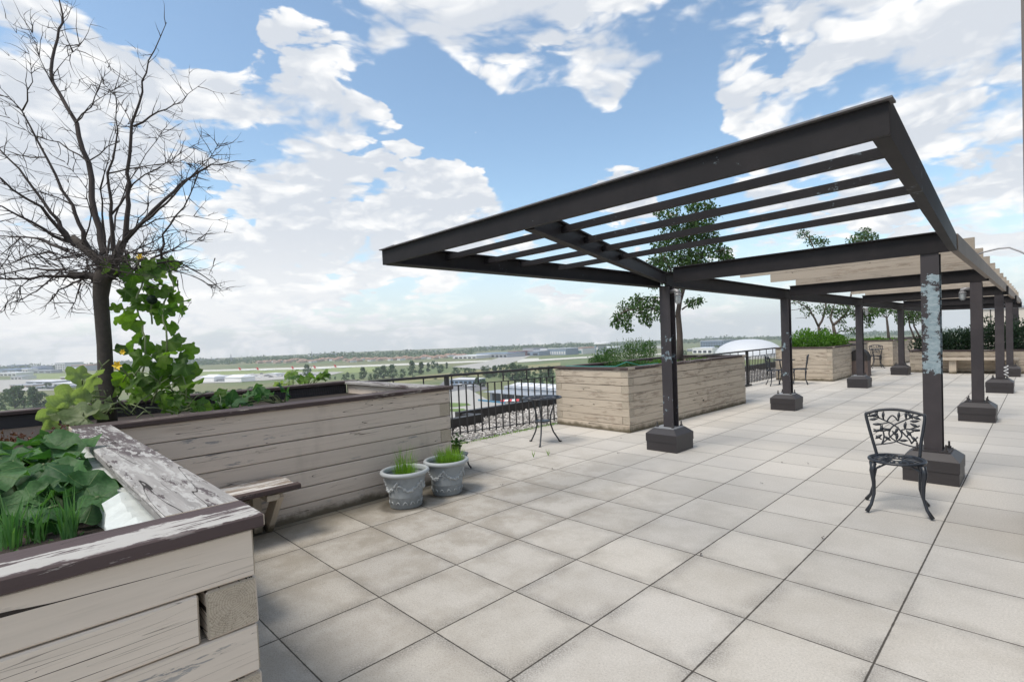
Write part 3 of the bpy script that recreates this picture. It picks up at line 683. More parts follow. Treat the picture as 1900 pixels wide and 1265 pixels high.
p = gpt(1331, 652); dep = (p-CAM).dot(FW); s_ = dep/FPX
e = empty('tower_crane', 'thin tower crane standing behind the dark multi-storey building', 'crane', (p.x, p.y, GZ))
mb = MB(); mb.tube([(0, 0, 0), (0, 0, s_*26)], s_*.35, 4); mb.build('mast', M_WALLG, e)
mb = MB(); a = RT*s_; mb.tube([(-a.x*26, -a.y*26, s_*25), (a.x*10, a.y*10, s_*25)], s_*.3, 4); mb.build('jib', M_WALLG, e)
# the white air dome
p = gpt(1389, 660); dep = (p-CAM).dot(FW); s_ = dep/FPX
e = empty('sports_dome', 'large white air-supported dome beyond the second railing', 'dome', (p.x, p.y, GZ))
mb = MB(); prof = [(s_*60*math.cos(a_*math.pi/20)**.9, s_*31*math.sin(a_*math.pi/20)) for a_ in range(0, 10)]+[(.2, s_*31)]
mb.lathe(prof, 40); mb.build('fabric', M_DOME, e, smooth=True)

# aircraft with red tails
def plane(px, py, lbl, group='parked aircraft with red tails'):
    p = gpt(px, py+4.5); dep = (p-CAM).dot(FW); s_ = dep/FPX
    dirv = RT - UP*0; ang = math.atan2(RT.y, RT.x)+R(8)
    e = empty('aircraft', lbl, 'aircraft', (p.x, p.y, GZ), ang, group)
    L = s_*31; r_ = s_*1.25; zc_ = r_*1.9
    mb = MB(); mb.tube([(0, 0, zc_+r_*.5), (L*.15, 0, zc_+r_*.2), (L*.3, 0, zc_), (L*.85, 0, zc_), (L*.95, 0, zc_-r_*.1), (L, 0, zc_-r_*.3)], [r_*.25, r_*.7, r_, r_, r_*.75, r_*.2], 10)
    mb.build('fuselage', M_WHITEP, e, smooth=True)
    mb = MB(); mb.add([(L*.13, -.25, zc_+r_*.6), (L*.02, -.25, zc_+r_*.6), (-L*.05, -.25, zc_+r_*4.6), (L*.04, -.25, zc_+r_*4.6), (L*.13, .25, zc_+r_*.6), (L*.02, .25, zc_+r_*.6), (-L*.05, .25, zc_+r_*4.6), (L*.04, .25, zc_+r_*4.6)],
        [(0, 1, 2, 3), (7, 6, 5, 4), (0, 3, 7, 4), (1, 5, 6, 2), (2, 6, 7, 3), (0, 4, 5, 1)]); mb.build('tail_fin', M_REDP, e)
    mb = MB()
    for sg in (-1, 1):
        mb.add([(L*.6, sg*r_*.8, zc_-r_*.3), (L*.45, sg*r_*.8, zc_-r_*.3), (L*.36, sg*L*.42, zc_+r_*.2), (L*.40, sg*L*.42, zc_+r_*.2)], [(0, 1, 2, 3)])
    mb.build('wing', M_WALLW, e)
plane(444, 685, 'white parked aircraft with a red tail, leftmost of the row by the runway')
plane(477, 685, 'white parked aircraft with a red tail, second from the left by the runway')
plane(542, 683, 'white parked aircraft with a red tail, third from the left by the runway')
plane(583, 682, 'white parked aircraft with a red tail behind the squash leaves')
plane(621, 680, 'white parked aircraft with a red tail, rightmost of the row by the runway')

# the low building just beyond the railing
a0 = gpt(903, 744); a1 = gpt(1075, 762)
e = empty('school_building', 'low building with white roof and dark glass front seen through the railing', 'building', (a0.x, a0.y, GZ))
x = Vector((a1.x-a0.x, a1.y-a0.y, 0)); L = x.length; x.normalize(); y = Vector((-x.y, x.x, 0))
if y.dot(Vector((a0.x-CAM.x, a0.y-CAM.y, 0))) < 0: y = -y
M = Matrix(((x.x, y.x, 0, 0), (x.y, y.y, 0, 0), (0, 0, 1, 0), (0, 0, 0, 1)))
s_ = (a0-CAM).dot(FW)/FPX
mb = MB(); mb.box((0, 2, 0), (L, 26, s_*17), 0, M); mb.build('wall', M_WALLG, e)
mb = MB(); mb.box((-1, -1.5, s_*17), (L, 9, s_*18.2), 0, M); mb.build('canopy_roof', M_WALLG, e)
mb = MB(); mb.box((s_*10, 9, s_*17), (L, 26, s_*26), 0, M); mb.build('upper_wall', M_WALLG, e)
for k in range(9):
    mb = MB(); u = s_*12+k*(L-s_*12)/9; wv = (L-s_*12)/9*.92
    mb.add([M @ Vector(q) for q in ((u, 8.4, s_*24), (u+wv, 8.4, s_*24), (u+wv, 27, s_*24), (u, 27, s_*24), (u+wv*.1, 17, s_*30), (u+wv*.9, 17, s_*30))], [(0, 1, 5, 4), (2, 3, 4, 5), (0, 4, 3), (1, 2, 5), (0, 3, 2, 1)])
    mb.build('roof', M_ROOFW if k % 3 else M_WALLW, e)
for k in range(16):
    mb = MB(); u = s_*8+k*(L-s_*8)/16; mb.box((u+.15, 1.8, s_*1.5), (u+(L-s_*8)/16-.15, 1.99, s_*15.5), 0, M); mb.build('window', M_DGLASS, e)
for k in range(6):
    mb = MB(); u = s_*12+k*L/6.2; mb.tube([M @ Vector((u, -1.2, 0)), M @ Vector((u, -1.2, s_*17))], .16, 6); mb.build('column', M_WHITEP, e)
mb = MB(); mb.box((-3.5, -2.6, 0), (L*.28, -2.1, 1.0), 0, M); mb.build('kerb_band', M_BLUEP, e)
c0 = gpt(947, 757); e = empty('entrance_canopy', 'red and white striped flat canopy in front of the low building', 'canopy', (c0.x, c0.y, GZ), math.atan2(RT.y, RT.x))
for k in range(5):
    mb = MB(); mb.box((-s_*15+k*s_*6, -3, 3.2), (-s_*15+(k+1)*s_*6-.05, 3, 3.5)); mb.build('stripe_panel', M_REDP if k % 2 == 0 else M_WHITEP, e)
for sx in (-1, 1):
    for sy in (-1, 1):
        mb = MB(); mb.tube([(sx*s_*13, sy*2.6, 0), (sx*s_*13, sy*2.6, 3.2)], .12, 6); mb.build('post', M_WHITEP, e)
block('industrial_shed', 835, 885, 712, 703.5, 12, M_WALLB, M_WALLW, 'long pale blue shed at the far side of the car park', cat='shed', win=M_DGLASS, nwin=6)
for i in range(16):   # parked cars on the car park
    px = 846+(i % 8)*4.6; py = 708+(i//8)*8+(i % 8)*.3
    p = gpt(px, py); c_ = empty('parked_car', 'small parked car in the rows on the grey car park below the railing', 'car', (p.x, p.y, GZ+.2), R(40), 'cars in the car park below')
    bm_ = random.choice([M_WALLW, M_WALLG, M_ASPH, M_WALLB, M_WHITEP])
    mb = MB(); mb.box((-2.1, -.85, .35), (2.1, .85, .85)); mb.add([(-1.6, -.8, .85), (1.3, -.8, .85), (1.3, .8, .85), (-1.6, .8, .85), (-1.1, -.65, 1.42), (.6, -.65, 1.42), (.6, .65, 1.42), (-1.1, .65, 1.42)], [(4, 5, 6, 7), (0, 1, 5, 4), (1, 2, 6, 5), (2, 3, 7, 6), (3, 0, 4, 7)]); mb.build('body', bm_, c_)
    for wx in (-1.3, 1.3):
        for wy in (-.86, .86):
            mb = MB(); mb.tube([(wx, wy-.1, .33), (wx, wy+.1, .33)], .33, 8); mb.build('wheel', M_ASPH, c_)
for i in range(26):   # cars on the far yard
    px = 455+i*6.2+random.uniform(-2, 2); py = 699+random.uniform(-4, 3)-(px-455)*.03
    p = gpt(px, py); mb = MB()
    mb.box((-2.2, -.9, .3), (2.2, .9, .9)); mb.box((-1.3, -.8, .9), (1.0, .8, 1.45))
    o = mb.build('parked_car', random.choice([M_WALLW, M_WALLG, M_WHITEP, M_ASPH]), loc=(p.x, p.y, GZ+.3)); o.rotation_euler.z = random.uniform(0, 3)
    tag(o, 'tiny far-off parked vehicle on the yard below the aircraft', 'car', 'vehicles on the far yard')

# far trees: four source crowns copied and scaled
def far_tree_source(kind):
    e = bpy.data.objects.new('far_tree', None)
    COL.objects.link(e)
    mb = MB(); mb.tube([(0, 0, 0), (.02, .01, .35)], [.03, .02], 5); mb.build('trunk', M_BARK, e)
    mb = MB(); prof_ = (lambda z: .34*math.sin(math.pi*min(1, (z+.10)**.8))+.05, lambda z: .42*math.sin(math.pi*(z*.85+.08))**.7, lambda z: .20*(1.05-z)**.7+.02, lambda z: .62*math.sin(math.pi*(z*.8+.12))**.8)[kind]
    for k in range(26):
        z_ = random.uniform(.08, .92); rr = max(.03, prof_(z_))*random.uniform(.3, .85); a_ = random.uniform(0, 6.3)
        c_ = Vector((math.cos(a_)*rr, math.sin(a_)*rr, z_)); r_ = random.uniform(.07, .14)*(1 if kind != 2 else .6)
        for j in range(30):
            d = runit(); p = c_+Vector((d.x, d.y, d.z*.9))*r_*random.uniform(.5, 1.1); p.z = max(p.z, .01)
            mb.leaf(p, runit(), d, random.uniform(.06, .11), random.uniform(.05, .09))
    mb.build('crown', M_FAR, e)
    return e
FT = [far_tree_source(k) for k in range(4)]
used = [False]*4
def far_tree(px, yb, yt, kind, wd=1.0, label='', group='trees on the plain below'):
    p = gpt(px, yb); dep = (p-CAM).dot(FW); H = dep/FPX*(yb-yt)
    if not used[kind]:
        used[kind] = True; o = FT[kind]; o.location = (p.x, p.y, GZ)
    else: o = dup(FT[kind], (p.x, p.y, GZ))
    o.scale = (H*wd, H*wd, H); o.rotation_euler.z = random.uniform(0, 6.3)
    tag(o, label, 'tree', group)
K = ['broad dark-green tree standing on the plain', 'rounded mid-green tree standing on the plain', 'narrow upright tree standing on the plain', 'wide low tree spreading on the plain']
for (px, yb, yt, kd, wd) in [(674, 703, 680, 0, 1), (700, 703, 681, 1, 1), (712, 702, 677, 0, 1.1), (728, 702, 675, 0, 1.1), (748, 700, 684, 1, 1), (765, 696, 668, 0, 1.0), (782, 694, 669, 2, 1.2), (795, 690, 671, 2, 1), (805, 684, 669, 1, 1),
        (818, 692, 676, 1, 1.2), (829, 684, 671, 2, 1), (812, 684, 672, 2, 1), (640, 706, 694, 3, 1), (655, 704, 694, 1, 1), (690, 706, 693, 3, 1), (612, 704, 697, 1, 1), (622, 704, 698, 1, 1), (570, 697, 675, 0, 1.1), (645, 700, 690, 1, 1),
        (848, 697, 681, 3, 1.3), (866, 699, 682, 3, 1.3), (880, 694, 683, 1, 1), (902, 700, 678, 1, 1.2), (918, 699, 676, 2, 1.4), (935, 702, 676, 3, 1.2), (952, 706, 672, 0, 1.1), (964, 706, 676, 1, 1.2), (978, 704, 678, 3, 1), (1000, 706, 680, 3, 1.2), (1020, 706, 678, 0, 1.2),
        (885, 714, 700, 0, 1.3), (895, 718, 703, 1, 1.4), (960, 713, 698, 0, 1.2), (975, 712, 698, 1, 1.3), (990, 712, 697, 3, 1.1), (1005, 712, 698, 0, 1.2), (1022, 712, 697, 1, 1.2),
        (10, 745, 722, 3, 1.1), (28, 757, 716, 0, 1.0), (45, 757, 714, 3, .9), (62, 757, 716, 0, 1.0), (75, 755, 726, 1, 1.2), (88, 722, 710, 3, 1.2), (106, 722, 713, 3, 1.2), (20, 740, 720, 1, 1.3), (0, 765, 738, 3, 1.1),
        (1345, 655, 642, 2, 1), (1330, 655, 640, 1, 1.1), (1270, 662, 650, 3, 1), (1458, 645, 634, 3, 1), (1478, 645, 633, 3, 1.2), (1500, 644, 632, 1, 1.5)]:
    far_tree(px, yb, yt, kd, wd, K[kd])
for i in range(20):
    px = 348+i*8.4+random.uniform(-3, 3); yb = 741-(px-348)*.075+random.uniform(-3, 1)
    far_tree(px, yb, yb-random.uniform(7, 13), random.choice([1, 3, 3]), 1.1, 'bushy shrub in the hedge line on the meadow behind the vine', 'shrubs in the hedge line on the meadow')
for i in range(16):
    px = 640+i*25+random.uniform(-8, 8); yb = 712-(px-640)*.05+random.uniform(-4, 3)
    far_tree(px, yb, yb-random.uniform(5, 10), random.choice([1, 3]), 1.2, 'small scrubby bush dotted over the dry meadow', 'bushes dotted over the meadow')
# the wooded horizon: one mass
mb = MB()
for i in range(5200):
    px = random.uniform(-300, 2600); hor = 665.4-.0386*px
    f = random.random(); off = 16.5+f*9
    if px > 330 and px < 880: off = 17+f*10
    elif px > 880: off = 16.5+f*5
    p = gpt(px, hor+off); dep = (p-CAM).dot(FW)
    mod = .6+.6*math.sin(px*.013)*math.sin(px*.031+1)+.3
    hh = random.uniform(3, 9)*max(.45, mod)+ (2 if random.random() < .1 else 0)
    for k in range(3):
        c_ = Vector((p.x, p.y, GZ))+Vector((random.uniform(-9, 9), random.uniform(-9, 9), random.uniform(.1, 1)*hh))
        d = runit(); mb.leaf(c_, runit(), d, random.uniform(4, 8), random.uniform(3.5, 6.5))
tag(mb.build('wooded_horizon', M_FAR), 'low belt of woods along the whole horizon', 'woods', kind='stuff')

# ------------------------------------------------------------------ roof deck
mb = MB(); mb.add([(-1.66, -8, 0), (16, -8, 0), (16, 46, 0), (-1.66, 46, 0)], [(0, 1, 2, 3)])
tag(mb.build('roof_deck', M_DECK), kind='structure')
M_MEMB = simple('roof_membrane', (.20, .19, .18), .9, .2, 2)
mb = MB(); mb.add([(-3.78, -8, -.09), (-1.60, -8, -.09), (-1.60, 46, -.09), (-3.78, 46, -.09)], [(0, 1, 2, 3)])
mb.box((-1.66, -8, -.2), (16, 46, -.006), 1)
tag(mb.build('roof_slab', M_MEMB), kind='structure')
M_STONE = simple('river_pebble', (.42, .40, .37), .8, .25, 30)
def pebm(t, b):
    rnd = t.attr('rnd'); c = t.mix(rnd, (.28, .26, .24), (.74, .71, .67)); t.put(b.inputs['Base Color'], c); b.inputs['Roughness'].default_value = .85
M_PEB = mat('pebble', pebm)
mb = MB()
for i in range(9000):
    if i < 7200: x_, y_ = random.uniform(-3.8, -1.63), random.uniform(2.3, 8.5)
    else: x_, y_ = random.uniform(-3.6, -1.6), random.uniform(9.5, 20)
    if x_ < -3.1 and y_ < 5.1: continue
    r_ = random.uniform(.014, .034)
    mb.blob((x_, y_, random.uniform(-.07, -.02)), (r_, r_*random.uniform(.6, 1), r_*random.uniform(.45, .8)), M=Matrix.Rotation(random.uniform(0, 3), 3, 'Z') @ Matrix.Rotation(random.uniform(-.6, .6), 3, 'X'))
tag(mb.build('gravel', M_PEB), 'grey river pebbles filling the roof edge behind the railing', 'gravel', kind='stuff')
M_FLASH = simple('black_flashing', (.022, .020, .020), .45, .15, 4)
# stepped dark parapet kerb at the roof edge
e = empty('roof_kerb', 'black metal kerb stepping along the roof edge beyond the gravel', 'kerb', (-3.2, 4, 0))
mb = MB(); mb.box((-.14, -12, -.09), (.02, 1.12, .13), 1); mb.build('kerb_section', M_FLASH, e, bevel=.006)
mb = MB(); mb.box((-.64, .9, -.09), (-.50, 42, .15), 1); mb.build('kerb_section', M_FLASH, e, bevel=.006)
mb = MB(); mb.box((-.64, .95, -.09), (-.14, 1.12, .118), 0); mb.build('kerb_section', M_FLASH, e, bevel=.006)
M_LEDGE = simple('grey_ledge', (.42, .41, .40), .8, .1, 2)
mb = MB(); mb.box((-4.6, -8, -.5), (-3.38, 5.0, -.05), 1)
tag(mb.build('roof_ledge', M_LEDGE), kind='structure')
# moss tufts at the edge of the paving
mb = MB()
for i in range(1500):
    y_ = random.uniform(2.6, 5.6); x_ = -1.66+random.gauss(0, .05)
    if random.random() < .55 and math.sin(y_*9) > .1: continue
    mb.leaf((x_, y_, -.04), (random.uniform(-.6, .6), random.uniform(-.6, .6), 1), runit(), random.uniform(.03, .08), .012)
tag(mb.build('moss_strip', M_BLADE), 'thin moss and weeds along the paving edge under the railing', 'weeds', kind='stuff')
# dead leaves / debris on the paving
for (px, py) in [(1148, 841), (1300, 1030), (1450, 858), (1415, 897), (1026, 870), (1527, 998), (930, 900), (1067, 809), (1152, 813), (1500, 860)]:
    q = onz(px, py, .004); mb = MB(); 
    for k in range(3): mb.leaf((random.uniform(-.006, .006), random.uniform(-.006, .006), .002+.003*k), (random.uniform(-1, 1), random.uniform(-1, 1), .2), (0, 0, 1), .020, .013)
    o = mb.build('dead_leaf', M_BARK, loc=(q.x, q.y, .004)); tag(o, 'tiny curled dead leaf lying on the pale paving', 'leaf', 'dead leaves on the paving')
for k, (px, py) in enumerate([(990, 849), (1017, 846)]):
    q = onz(px, py, 0); mb = MB()
    for j in range(7): mb.leaf((0, 0, 0), (random.uniform(-.35, .35), random.uniform(-.35, .35), 1), runit(), random.uniform(.05, .13), .008)
    tag(mb.build('weed_sprout', M_BLADE, loc=(q.x, q.y, 0)), ('thin weed growing in a joint left of', 'thin weed growing in a joint below')[k]+(' the other, nearer the pots', ' the bistro table')[k], 'weed', 'weeds in the joints')

# ------------------------------------------------------------------ timber planters
def timber_wall(mb, x0, x1, y0, y1, rows, rh, axis, jy=.003, splits=None):
    """rows of squared timbers filling a wall; alternate rows stop short so that the crossing wall's timber shows its end"""
    lo = (x0, y0)[axis]; hi = (x1, y1)[axis]
    for r_ in range(rows):
        z0 = r_*rh; z1 = z0+rh-random.uniform(.003, .008)
        a_, b_ = lo, hi
        if r_ % 2 == 1: a_ += .14; b_ -= .14
        cuts = [a_]
        if splits: cuts.append(lo+(hi-lo)*(splits[0] if r_ % 2 else splits[1]))
        cuts.append(b_)
        for c0, c1 in zip(cuts[:-1], cuts[1:]):
            j = random.uniform(-jy, jy)
            l_, h_ = [0, 0, z0], [0, 0, z1]
            l_[axis] = c0+.0015; h_[axis] = c1-.0015
            o_ = 1-axis; l_[o_] = (x0, y0)[o_]+j; h_[o_] = (x1, y1)[o_]+j
            mb.box(l_, h_, axis, jit=.0012)
def planter(name, label, x0, x1, y0, y1, rows, rh, capm, wm, rot=0, soil=.12, splits=None, group='raised timber planters'):
    """rectangular raised bed; origin at its near right corner (x1, y0)"""
    e = empty(name, label, 'planter', (x1, y0, 0), rot, group)
    w_, d_ = x1-x0, y1-y0; H = rows*rh; T_ = .14
    for nm, a_ in (('front_wall', (-w_, 0, 0, T_, 0)), ('back_wall', (-w_, 0, d_-T_, d_, 0))):
        mb = MB(); timber_wall(mb, a_[0], a_[1], a_[2], a_[3], rows, rh, 0); mb.build('end_wall', wm, e, bevel=.004)
    for a_ in ((-T_, 0), (-w_, -w_+T_)):
        mb = MB()
        lo, hi = 0, d_
        for r_ in range(rows):
            z0 = r_*rh; z1 = z0+rh-random.uniform(.003, .008); a0_, b0_ = lo, hi
            if r_ % 2 == 0: a0_ += .14; b0_ -= .14
            cuts = [a0_]+([lo+(hi-lo)*(splits[0] if r_ % 2 else splits[1])] if splits else [])+[b0_]
            for c0, c1 in zip(cuts[:-1], cuts[1:]):
                j = random.uniform(-.003, .003); mb.box((a_[0]+j, c0+.0015, z0), (a_[1]+j, c1-.0015, z1), 1, jit=.0012)
        mb.build('side_wall', wm, e, bevel=.004)
    for lo, hi, ax in (((-w_-.02, -.02, H), (.02, .17, H+.04), 0), ((-w_-.02, d_-.17, H), (.02, d_+.02, H+.04), 0), ((-.17, .172, H), (.02, d_-.172, H+.04), 1), ((-w_-.02, .172, H), (-w_+.17, d_-.172, H+.04), 1)):
        mb = MB(); mb.box(lo, hi, ax, jit=.001); mb.build('cap_board', capm, e, bevel=.004)
    mb = MB(); mb.box((-w_+T_, T_, H-soil-.2), (-T_, d_-T_, H-soil), 0); mb.build('soil', M_SOIL, e)
    return e

# the big L-shaped bed at the left
e = empty('timber_planter', 'large L-shaped beige timber bed with brown cap, nearest on the left', 'planter', (3.1, -1.09, 0), group='raised timber planters')
def off(x_, y_, z_=0): return (x_-3.1, y_+1.09, z_)
RH = .15; H1 = 1.05
def wallpart(name, x0, x1, y0, y1, axis, m_, even_short, short=.14, ends=(1, 1)):
    mb = MB()
    for r_ in range(7):
        z0 = r_*RH; z1 = z0+RH-random.uniform(.003, .009)
        l_ = [x0-3.1, y0+1.09, z0]; h_ = [x1-3.1, y1+1.09, z1]
        if (r_ % 2 == 0) == even_short:
            if ends[0]: l_[axis] += short
            if ends[1]: h_[axis] -= short
        l_[axis] += .0015; h_[axis] -= .0015
        j = random.uniform(-.004, .004); o_ = 1-axis; l_[o_] += j; h_[o_] += j
        mb.box(l_, h_, axis, jit=.0015)
    return mb.build(name, m_, e, bevel=.005)
wallpart('end_wall', 2.96, 3.1, -5.0, -1.09, 1, M_TIMB_N, False, .155, (0, 1))
wallpart('side_wall', -.08, 3.1, -1.23, -1.09, 0, M_TIMB_N, True, .145, (0, 1))
wallpart('long_wall', -.22, -.08, -1.085, 2.02, 1, M_TIMB, False, .14, (0, 1))
wallpart('back_end_wall', -2.35, -.08, 1.88, 2.02, 0, M_TIMB, True, .145, (0, 1))
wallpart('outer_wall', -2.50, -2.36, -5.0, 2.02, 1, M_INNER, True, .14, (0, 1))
def capb(lo, hi, ax, m_):
    mb = MB(); mb.box(off(*lo), off(*hi), ax, jit=.0015); mb.build('cap_board', m_, e, bevel=.005)
capb((2.90, -5.0, H1), (3.125, -1.065, H1+.042), 1, M_CAPWN)
capb((-.03, -1.285, H1), (2.897, -1.065, H1+.040), 0, M_CAPW)
capb((-.26, -1.285, H1), (-.035, 2.05, H1+.038), 1, M_CAPB)
capb((-2.31, 1.83, H1), (-.265, 2.05, H1+.036), 0, M_CAPW)
capb((-2.53, -5.0, H1), (-2.315, 2.05, H1+.038), 1, M_CAPB)
mb = MB(); mb.box(off(-2.36, -5.0, .5), off(-.22, 1.88, .92)); mb.build('soil', M_SOIL, e)
mb = MB(); mb.box(off(-.22, -5.0, .5), off(2.96, -1.30, .90)); mb.build('soil', M_SOIL, e)
mb = MB()                                                      # ragged white foam lining
N_ = 120; xs = [-.05+(2.98)*k/N_ for k in range(N_+1)]
vs = []
for k, x_ in enumerate(xs):
    tz = 1.01+.015*math.sin(k*.31)+.008*math.sin(k*1.3)+random.uniform(-.004, .004) - max(0, (k-95))*.0012
    vs += [off(x_, -1.36, .7), off(x_, -1.365-.012*math.sin(k*.4), tz-.03), off(x_, -1.30, tz), off(x_, -1.235, tz-.005)]
fs = []
for k in range(N_):
    for j in range(3): fs.append((k*4+j, k*4+j+1, (k+1)*4+j+1, (k+1)*4+j))
mb.add(vs, fs); mb.build('foam_lining', M_FOAM, e)
mb = MB()                                                      # thin netting stapled inside the outer wall
for k in range(90):
    y_ = -1.0+k*.032; mb.tube([off(-2.352, y_, 1.04), off(-2.345+.01*random.random(), y_+.01, .93)], .0025, 3)
mb.build('netting', M_RAIL, e)

P1 = planter('timber_planter', 'beige timber planter in the middle with a mound of herbs and a tree', -1.60, .03, 5.50, 9.80, 8, .128, M_CAPB, M_TIMB2, rot=-R(1.8), splits=(.52, .60))
P2 = planter('timber_planter', 'timber planter with bright green bush, beyond the second railing', -1.20, .42, 15.40, 19.2, 8, .122, M_CAPB, M_TIMB2, rot=-R(1.5), splits=(.4, .5))
P3 = planter('timber_planter', 'timber planter behind the single far chair', -1.20, .72, 22.15, 25.6, 8, .122, M_CAPB, M_TIMB2, rot=-R(1.5))
P4 = planter('timber_planter', 'farthest small timber planter behind the ornate bench', -.6, 1.25, 29.4, 33, 7, .122, M_CAPB, M_TIMB2)
P5 = planter('timber_planter', 'timber planter holding the dark evergreen hedge behind the plain bench', 1.65, 4.6, 19.45, 22.5, 5, .135, M_CAPB, M_TIMB2)

# benches
def bench_boards(mb, x0, x1, y0, y1, n_, ax, z):
    for k in range(n_):
        if ax == 1: a_ = x0+(x1-x0)*k/n_; mb.box((a_+.004, y0+random.uniform(0, .02), z-.04), (a_+(x1-x0)/n_-.004, y1-random.uniform(0, .02), z), 1, jit=.002)
        else: a_ = y0+(y1-y0)*k/n_; mb.box((x0, a_+.004, z-.04), (x1-random.uniform(0, .015), a_+(y1-y0)/n_-.004, z), 0, jit=.002)
e = empty('corner_bench', 'worn plank bench wrapping the inner corner of the near planter', 'bench', (-.08, -1.09, 0))
mb = MB(); bench_boards(mb, .002, .37, .0, 1.20, 3, 1, .455); mb.build('seat', M_BENCH, e, bevel=.004)
mb = MB(); mb.box((.372, .0, .418), (.445, 1.21, .457), 1, jit=.002); mb.build('front_board', M_CAPB, e, bevel=.004)
mb = MB(); bench_boards(mb, .45, 1.66, .002, .42, 3, 0, .453); mb.build('seat', M_BENCH, e, bevel=.004)
mb = MB(); mb.bar((.34, 1.06, .40), (.03, 1.06, .02), .05, .12, up=(1, 0, 0)); mb.build('brace', M_TIMB2, e, bevel=.003)
mb = MB(); mb.box((.01, .93, .02), (.10, 1.0, .40), 2); mb.build('leg', M_TIMB2, e, bevel=.003)
mb = MB(); mb.box((.02, .94, .355), (.42, 1.04, .404), 0); mb.build('support', M_TIMB2, e, bevel=.003)
mb = MB(); mb.bar((1.45, .34, .40), (1.45, .03, .02), .05, .12, up=(0, 1, 0)); mb.build('brace', M_TIMB2, e, bevel=.003)
e = empty('plank_bench', 'plain wooden bench on two block legs against the hedge planter', 'bench', (3.35, 19.15, 0))
mb = MB(); mb.box((-.95, -.2, .42), (.95, .26, .48), 0); mb.build('seat', M_TIMB2, e, bevel=.006)
for sx in (-.55, .55):
    mb = MB(); mb.box((sx-.09, -.12, 0), (sx+.09, .25, .42), 2); mb.build('leg', M_TIMB2, e, bevel=.006)

# ------------------------------------------------------------------ railings
def railing(name, label, p, q, H_, nb, posts, hang=.02, low=.0, foot=False):
    p = Vector(p); q = Vector(q); e = empty(name, label, 'railing', (p.x, p.y, 0), group=None)
    d = q-p; L = d.length; x = d.normalized()
    mb = MB(); mb.bar((0, 0, H_-.02), (d.x, d.y, H_-.02), .055, .04); mb.build('top_rail', M_RAIL, e, bevel=.006)
    mb = MB(); mb.bar((0, 0, H_-.19), (d.x, d.y, H_-.19), .03, .012); mb.build('middle_rail', M_RAIL, e)
    mb = MB(); mb.bar((0, 0, .10), (d.x, d.y, .10), .03, .012); mb.build('bottom_rail', M_RAIL, e)
    for f in posts:
        c = d*f; mb = MB(); mb.box((c.x-.03, c.y-.03, -.08), (c.x+.03, c.y+.03, H_-.04), 2); o = mb.build('post', M_RAIL, e, bevel=.003)
        if foot: mb = MB(); mb.box((c.x-.08, c.y-.32, .0), (c.x+.08, c.y+.10, .05), 1); mb.build('foot', M_RAIL, e, bevel=.005)
    k = int(L/.5)
    for i in range(1, k+1):
        c = d*(i/(k+.6)); mb = MB(); mb.box((c.x-.008, c.y-.008, H_-.186), (c.x+.008, c.y+.008, H_-.04), 2); mb.build('spacer', M_RAIL, e)
    for i in range(nb):
        c = d*((i+.5)/nb); mb = MB(); mb.box((c.x-.009, c.y-.009, .06), (c.x+.009, c.y+.009, H_-.196), 2); mb.build('baluster', M_RAIL, e)
    return e
railing('railing', 'dark metal railing between the two nearest planters', (-2.35, 2.1, 0), (-1.60, 5.72, 0), 1.07, 27, (.37,))
railing('railing', 'dark metal railing with close balusters behind the café chairs', (-1.30, 9.8, 0), (-1.22, 15.6, 0), 1.02, 52, (.03, .62), foot=True)

# ------------------------------------------------------------------ pergola
PG = empty('pergola', 'brown steel pergola with sloping open front canopy and timber slats behind', 'pergola', (1.15, 4.84, 0))
PO = Vector((1.15, 4.84, 0))
def L3(x_, y_, z_=0): return (x_-PO.x, y_-PO.y, z_)
LP = [(1.16, 4.84), (1.20, 9.32), (1.42, 14.05), (1.60, 18.4), (1.80, 22.9)]
RP = [(4.04, 5.05), (4.08, 9.42), (4.14, 13.95), (4.14, 18.45), (4.14, 23.0)]
def zb(x_, y_): return 2.235+.022*(x_-1.1)-.0135*(y_-4.84)
for i, (x_, y_) in enumerate(LP+RP):
    top = (zb(x_, y_) if i < 5 else 2.30-.016*(y_-5))+ (0 if i < 5 else 0)
    mb = MB(); w_ = .15
    mb.box(L3(x_-w_/2, y_-w_/2, .29), L3(x_+w_/2, y_-w_/2+.013, top), 2)
    mb.box(L3(x_-w_/2, y_+w_/2-.013, .29), L3(x_+w_/2, y_+w_/2, top), 2)
    mb.box(L3(x_-.005, y_-w_/2+.013, .29), L3(x_+.005, y_+w_/2-.013, top), 2)
    po = mb.build('post', M_STEELP, PG)
    bx, by = (x_-.03, y_+.0) if i < 5 else (x_-.01, y_+.02)
    mb = MB(); b_ = .235
    for (r0_, z0_, r1_, z1_) in ((b_-.006, .0, b_-.006, .125), (b_, .125, b_, .232), (b_, .232, b_-.075, .298)):
        vs = [L3(bx+sx*r0_, by+sy*r0_, z0_) for sx, sy in ((-1, -1), (1, -1), (1, 1), (-1, 1))]+[L3(bx+sx*r1_, by+sy*r1_, z1_) for sx, sy in ((-1, -1), (1, -1), (1, 1), (-1, 1))]
        mb.add(vs, [(0, 1, 5, 4), (1, 2, 6, 5), (2, 3, 7, 6), (3, 0, 4, 7), (4, 5, 6, 7), (3, 2, 1, 0)])
    mb.build('base_cover', M_BASE, po)
    mb = MB(); mb.box(L3(bx-.15, by-.15, .299), L3(bx+.15, by+.15, .312)); mb.build('base_plate', M_ZINC if i in (0, 1, 2) else M_BASE, po)
    for sx in (-1, 1):
        for sy in (-1, 1):
            mb = MB(); c = L3(bx+sx*.118, by+sy*.118, .31)
            mb.tube([c, (c[0], c[1], c[2]+.022)], .020, 6); mb.tube([(c[0], c[1], c[2]+.02), (c[0], c[1], c[2]+.07)], .010, 6)
            mb.build('anchor_bolt', M_BOLT, po)
